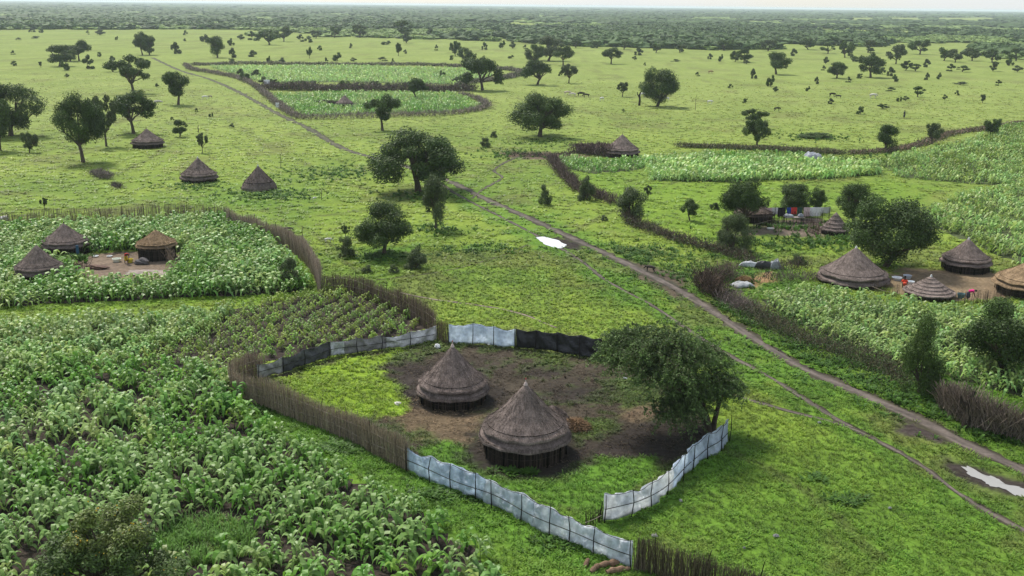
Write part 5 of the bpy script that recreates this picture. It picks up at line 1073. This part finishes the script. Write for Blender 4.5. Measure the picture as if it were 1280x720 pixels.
# ------------------------------------------------------------------ people
def garment(name, pts, edges, rad, col, parent):
    MTn = mat('dyed_' + name, col=col, tint=False, rough=.9, noise=[(5, .8, 1.15)], spec=.1); return mobj(name, skin(name, pts, edges, rad, MTn, 1), parent)
def person(x, y, rz, pose, shirt, skirt, label, s=1.0):
    root = empty('person', P(x, y), rz); root.scale = (s, s, s); tag(root, label, 'person')
    if pose == 'bend':
        hip, chest, neck, head = (0, 0, .92), (0, -.38, 1.08), (0, -.55, 1.08), (0, -.68, 1.02); kneeL, kneeR, ftL, ftR = (-.13, -.06, .5), (.13, -.02, .5), (-.15, .02, .06), (.15, .06, .06); shL, shR = (-.18, -.42, 1.08), (.18, -.42, 1.08); elL, elR = (-.2, -.5, .8), (.2, -.52, .8); hdL, hdR = (-.13, -.6, .55), (.12, -.62, .55)
    elif pose == 'sit':
        hip, chest, neck, head = (0, 0, .22), (0, -.08, .62), (0, -.1, .78), (0, -.14, .95); kneeL, kneeR, ftL, ftR = (-.18, -.4, .5), (.18, -.4, .5), (-.16, -.5, .06), (.16, -.5, .06); shL, shR = (-.18, -.08, .68), (.18, -.08, .68); elL, elR = (-.26, -.25, .48), (.26, -.25, .48); hdL, hdR = (-.12, -.45, .45), (.12, -.45, .45)
    else:
        hip, chest, neck, head = (0, 0, .95), (0, 0, 1.35), (0, 0, 1.5), (0, -.02, 1.64); kneeL, kneeR, ftL, ftR = (-.1, -.05, .5), (.1, .06, .5), (-.1, -.02, .06), (.1, .12, .06); shL, shR = (-.19, 0, 1.4), (.19, 0, 1.4); elL, elR = (-.24, .02, 1.12), (.24, .02, 1.12); hdL, hdR = (-.24, -.08, .86), (.24, -.08, .86)
    pts = [hip, chest, neck, head, (head[0], head[1] - .01, head[2] + .12)]; E = [(0, 1), (1, 2), (2, 3), (3, 4)]; rad = [.14, .14, .055, .10, .07]
    def chain(a, ps, rs):
        for p_, r_ in zip(ps, rs): pts.append(p_); rad.append(r_); E.append((a, len(pts) - 1)); a = len(pts) - 1
        return a
    for k_, f_ in ((kneeL, ftL), (kneeR, ftR)): chain(0, [((hip[0] + k_[0]) / 2, (hip[1] + k_[1]) / 2, (hip[2] + k_[2]) / 2), k_, f_, (f_[0], f_[1] - .16, .03)], [.09, .065, .04, .03])
    for s_, e_, h_ in ((shL, elL, hdL), (shR, elR, hdR)):
        a = chain(1, [s_, e_, h_], [.06, .042, .028]); d = np.array(h_) - np.array(e_); d /= np.linalg.norm(d); pc = np.array(h_) + d * .07; a = chain(a, [tuple(pc)], [.03]); sg = 1 if h_[0] > 0 else -1
        for q in range(4): chain(a, [tuple(pc + d * .03 + np.array([.018 * (q - 1.5), 0, 0])), tuple(pc + d * (.09 - .008 * abs(q - 1.4)) + np.array([.022 * (q - 1.5), -.02, 0]))], [.009, .008])
        chain(a, [tuple(pc - d * .01 + np.array([-sg * .045, -.02, 0])), tuple(pc + d * .04 + np.array([-sg * .06, -.03, 0]))], [.011, .009])
    mobj('body', skin('body', pts, E, rad, MT['skinp'], 1), root)
    hb = MB(); v, f = ico(2); v = v * [.105, .115, .10] + np.array(head) + [0, .02, .06]; hb.add(v, f, .02); hb.build('hair', MT['cloth'], root)
    sl = lambda a, b, t: tuple(np.array(a) * (1 - t) + np.array(b) * t)
    garment('shirt', [hip, chest, sl(chest, neck, .7), shL, sl(shL, elL, .8), shR, sl(shR, elR, .8)], [(0, 1), (1, 2), (1, 3), (3, 4), (1, 5), (5, 6)], [.17, .175, .08, .08, .07, .08, .07], shirt, root)
    km = sl(kneeL, kneeR, .5); fm = sl(ftL, ftR, .5)
    garment('skirt' if pose != 'stand' else 'trousers', [hip, sl(hip, km, .5), km, sl(km, fm, .55)], [(0, 1), (1, 2), (2, 3)], [.18, .2, .22, .23], skirt, root)
    return root
person(158, 329, .6, 'bend', (.35, .03, .03), (.6, .42, .02), 'woman in a red top and yellow skirt bending in the left yard')
person(1130, 359, -.3, 'sit', (.6, .06, .03), (.6, .08, .04), 'person in orange-red crouching between basins and the low stepped hut', 1.1)
person(1209, 376, 1.2, 'bend', (.6, .03, .2), (.05, .05, .08), 'person in bright pink bending beside a teal bucket')
person(1130, 148, .5, 'stand', (.05, .05, .06), (.04, .04, .05), 'dark-clothed person standing far off in the right meadow', 1.15)

# ------------------------------------------------------------------ animals
def animal(x, y, rz, s, col, label, cat, lying=False, graze=True, name=None):
    """s: body length in metres"""
    root = empty(name or cat, P(x, y), rz); root.scale = (s, s, s); tag(root, label, cat); hgt = .62 if not lying else .22
    hz = hgt - .22 if graze else hgt + .28
    pts = [(-.42, 0, hgt), (-.15, 0, hgt - .03), (.15, 0, hgt - .03), (.38, 0, hgt + .03), (.56, 0, (hgt + hz) / 2 + .08), (.68, 0, hz), (.84, 0, hz - .07)]; rad = [.13, .17, .17, .14, .085, .075, .045]; E = [(i, i + 1) for i in range(6)]
    def chain(a, ps, rs):
        for p_, r_ in zip(ps, rs): pts.append(p_); rad.append(r_); E.append((a, len(pts) - 1)); a = len(pts) - 1
    if not lying:
        for sy in (-.1, .1):
            chain(3, [(.36, sy, .42), (.37, sy, .24), (.36, sy, .02)], [.06, .032, .028]); chain(0, [(-.38, sy, .42), (-.30, sy, .34), (-.44, sy, .22), (-.42, sy, .02)], [.085, .055, .03, .027])
    else:
        for sy in (-.17, .17): chain(3, [(.35, sy, .12), (.5, sy * 1.1, .05)], [.05, .03]); chain(0, [(-.3, sy, .12), (-.1, sy * 1.2, .05)], [.07, .03])
    chain(0, [(-.56, 0, hgt - .02), (-.6, 0, hgt - .26)], [.02, .016])
    hm = mat('hide_' + cat, col=col, tint=False, rough=.85, noise=[(3, .85, 1.1)], spec=.15)
    mobj('body', skin('body', pts, E, rad, hm, 1), root)
    for sy in (-1, 1):
        mb = MB(); tube(mb, [(.66, sy * .04, hz + .06), (.65, sy * .12, hz + .14), (.68, sy * .12, hz + .26)], [.018, .014, .005], 5, (.3, .27, .22)); mb.build('horn', MT['log'], root)
        mb = MB(); tube(mb, [(.62, sy * .06, hz + .03), (.60, sy * .15, hz + .01)], [.02, .03], 5, np.array(col)); mb.build('ear', MT['hide'], root)
W_ = (.68, .66, .62); B_ = (.02, .018, .016)
animal(4, 281, 1.4, 1.5, W_, 'white cow half cut off by the left edge above the left homestead', 'cow')
animal(410, 303, .3, .75, W_, 'white goat grazing right of the curved reed fence', 'goat')
animal(360, 290, .2, .85, B_, 'black goat outside the curved reed fence', 'goat')
animal(813, 340, 2.6, 1.0, (.05, .04, .035), 'dark goat on the muddy patch beside the dirt path', 'goat')
animal(197, 128, .4, 1.9, (.6, .55, .5), 'pale cow lying below the open many-limbed tree', 'cow', lying=True)
animal(256, 124, .2, 1.4, W_, 'white goat left of the rutted track near the far fields', 'goat')
animal(263, 123, 2.8, 1.2, (.3, .25, .2), 'brown goat beside the white one near the far fields', 'goat')
animal(709, 119, .1, 1.8, (.5, .42, .34), 'beige cow, left of the cattle below the half-dead tree', 'cow')
animal(716, 121, 3.0, 1.7, (.6, .55, .5), 'whitish cow, second of the cattle below the half-dead tree', 'cow')
animal(726, 121, .1, 2.0, B_, 'black cow below the half-dead tree', 'cow')
animal(733, 122, 2.9, 1.7, (.04, .035, .03), 'dark brown cow behind the black one', 'cow')
animal(752, 126, .8, 1.5, W_, 'white cow alone right of the black cattle', 'cow')
animal(803, 122, .3, 2.0, W_, 'white cow touching the left side of the big round meadow tree', 'cow', graze=False)
animal(833, 126, 3, 1.5, W_, 'white cow right of the big round meadow tree', 'cow')
animal(887, 130, .3, 1.5, W_, 'white goat in the right-centre meadow below the bare pole', 'goat')
animal(971, 139, .1, 1.5, B_, 'black-and-dark goat above the two-tier tree', 'goat')
animal(1040, 121, .2, 1.8, B_, 'black cow, left of two in the far right meadow', 'cow')
animal(1048, 123, 2.9, 1.5, B_, 'black calf, right of two in the far right meadow', 'cow')
animal(1091, 123, .1, 2.1, (.62, .58, .52), 'white cow in the far right meadow near the round shrub', 'cow')
animal(393, 250, 1.0, .6, (.6, .6, .58), 'little white goat right of the shaggy hut', 'goat')
animal(888, 92, .2, 1.8, (.3, .2, .12), 'brown cow far off below the little tree pair', 'cow')

# ------------------------------------------------------------------ the far woodland
BX = np.array([-400, 0, 150, 250, 330, 420, 500, 640, 700, 790, 880, 1000, 1050, 1110, 1180, 1280, 1700]); BY = np.array([37, 37, 37, 39, 46, 46, 48, 52, 57, 60, 63, 60, 60, 66, 70, 74, 80.])
def blob(sub, seed):
    v, f = ico(sub); r = np.random.default_rng(seed); v = v * (1 + .28 * r.normal(size=(len(v), 1)) * (.6 if sub > 1 else 1)); v[:, 2] = v[:, 2] * .5 + .45; v[:, 2] = np.maximum(v[:, 2], 0)
    return v * [.55, .55, 1.0], f, np.ones(len(v)) * r.uniform(.85, 1.15, len(v))
def woods(name, r0, r1, n, sub, smin, smax, hmin, hmax, label, seed, cols, dark=.35):
    r = np.random.default_rng(seed); d = np.sqrt(r.uniform(r0 ** 2, r1 ** 2, n)); a = r.uniform(-.56, .56, n); x = d * np.sin(a); y = d * np.cos(a)
    px, py, _ = projn(x, y); k = py < np.interp(px, BX, BY) + 3.5 * (fbm(px * .03, px * 0, 4, 3) - .5)
    k &= ~((px > 1060) & (px < 1245) & (py > 22) & (py < 27.5) & (vnoise(px * .05, py * 0, 2) > .3)) & ~((px > 695) & (px < 712) & (py > 21) & (py < 25))
    k &= fbm(x * .009, y * .006, 14, 3) > .36
    x, y, d = x[k], y[k], d[k]; nn = fbm(x * .012, y * .006, 3, 3); tall = (r.uniform(size=len(x)) < dark * sst(.35, .65, nn) * 2)
    s = np.where(tall, r.uniform(smin * 1.3, smax * 1.5, len(x)), r.uniform(smin, smax, len(x))); hz = np.where(tall, r.uniform(hmin * 1.9, hmax * 1.9, len(x)), r.uniform(hmin, hmax, len(x)))
    c = np.where(tall[:, None], cols[0], cols[1]) * r.uniform(.65, 1.35, (len(x), 1)) * (.8 + .4 * nn[:, None]); mb = MB()
    for t in range(3):
        tv, tf, tc = blob(sub, seed + t); j = np.arange(len(x)) % 3 == t; scatter(mb, tv, tf, x[j], y[j], 0.0, r.uniform(0, 6.3, j.sum()), s[j], tc, c[j], sz=hz[j] / s[j])
    if sub == 2 or name == 'near':
        nf = 26; xx = np.repeat(x, nf); yy = np.repeat(y, nf); ss = np.repeat(s, nf); hh = np.repeat(hz, nf); cc = np.repeat(c, nf, axis=0); n2 = len(xx); dd = r.normal(size=(n2, 3)); dd /= np.linalg.norm(dd, axis=1)[:, None]; dd[:, 2] = np.abs(dd[:, 2])
        C = np.stack([xx, yy, hh * .15], 1) + dd * np.stack([ss * .58, ss * .58, hh * .85], 1); cards(mb, C, dd + r.normal(size=(n2, 3)) * .5, ss * .26 * r.uniform(.5, 1.4, n2), .7, r, cc * r.uniform(.6, 1.6, (n2, 1)))
    print(name, len(x)); tag(mb.build('woodland', MT['leafw']), label, 'woodland', kind='stuff')
MT['leafw'] = mat('woodland_leaf', rough=.7, trans=.12, spec=.15)
WD = (np.array([.06, .098, .033]), np.array([.17, .24, .07]))
woods('near', 450, 1500, 21000, 1, 5.5, 9.5, 1.9, 3.2, 'near belt of bushland with dark trees behind the meadow', 61, WD)
woods('mid', 1500, 4200, 60000, 1, 8, 17, 2.2, 3.8, 'middle belt of hazy bushland', 62, WD)
woods('far', 4200, 14500, 60000, 0, 26, 60, 2.6, 4.5, 'farthest bushland fading to blue at the horizon', 63, WD)

# ------------------------------------------------------------------ haze
hz_b = MB(); x0, x1, y0, y1, z0, z1 = -16600, 16600, -3600, 22600, -1.0, 30.0
box(hz_b, ((x0 + x1) / 2, (y0 + y1) / 2, (z0 + z1) / 2), (x1 - x0, y1 - y0, z1 - z0))
hm = bpy.data.materials.new('haze_air'); hm.use_nodes = True; n_ = hm.node_tree; n_.nodes.clear(); vo = n_.nodes.new('ShaderNodeVolumePrincipled')
vo.inputs['Color'].default_value = (.80, .90, 1.0, 1); vo.inputs['Density'].default_value = .0001; vo.inputs['Anisotropy'].default_value = .2
ot = n_.nodes.new('ShaderNodeOutputMaterial'); n_.links.new(vo.outputs[0], ot.inputs['Volume'])
tag(hz_b.build('haze', hm), 'thin bluish haze over the plain', 'haze', kind='stuff')
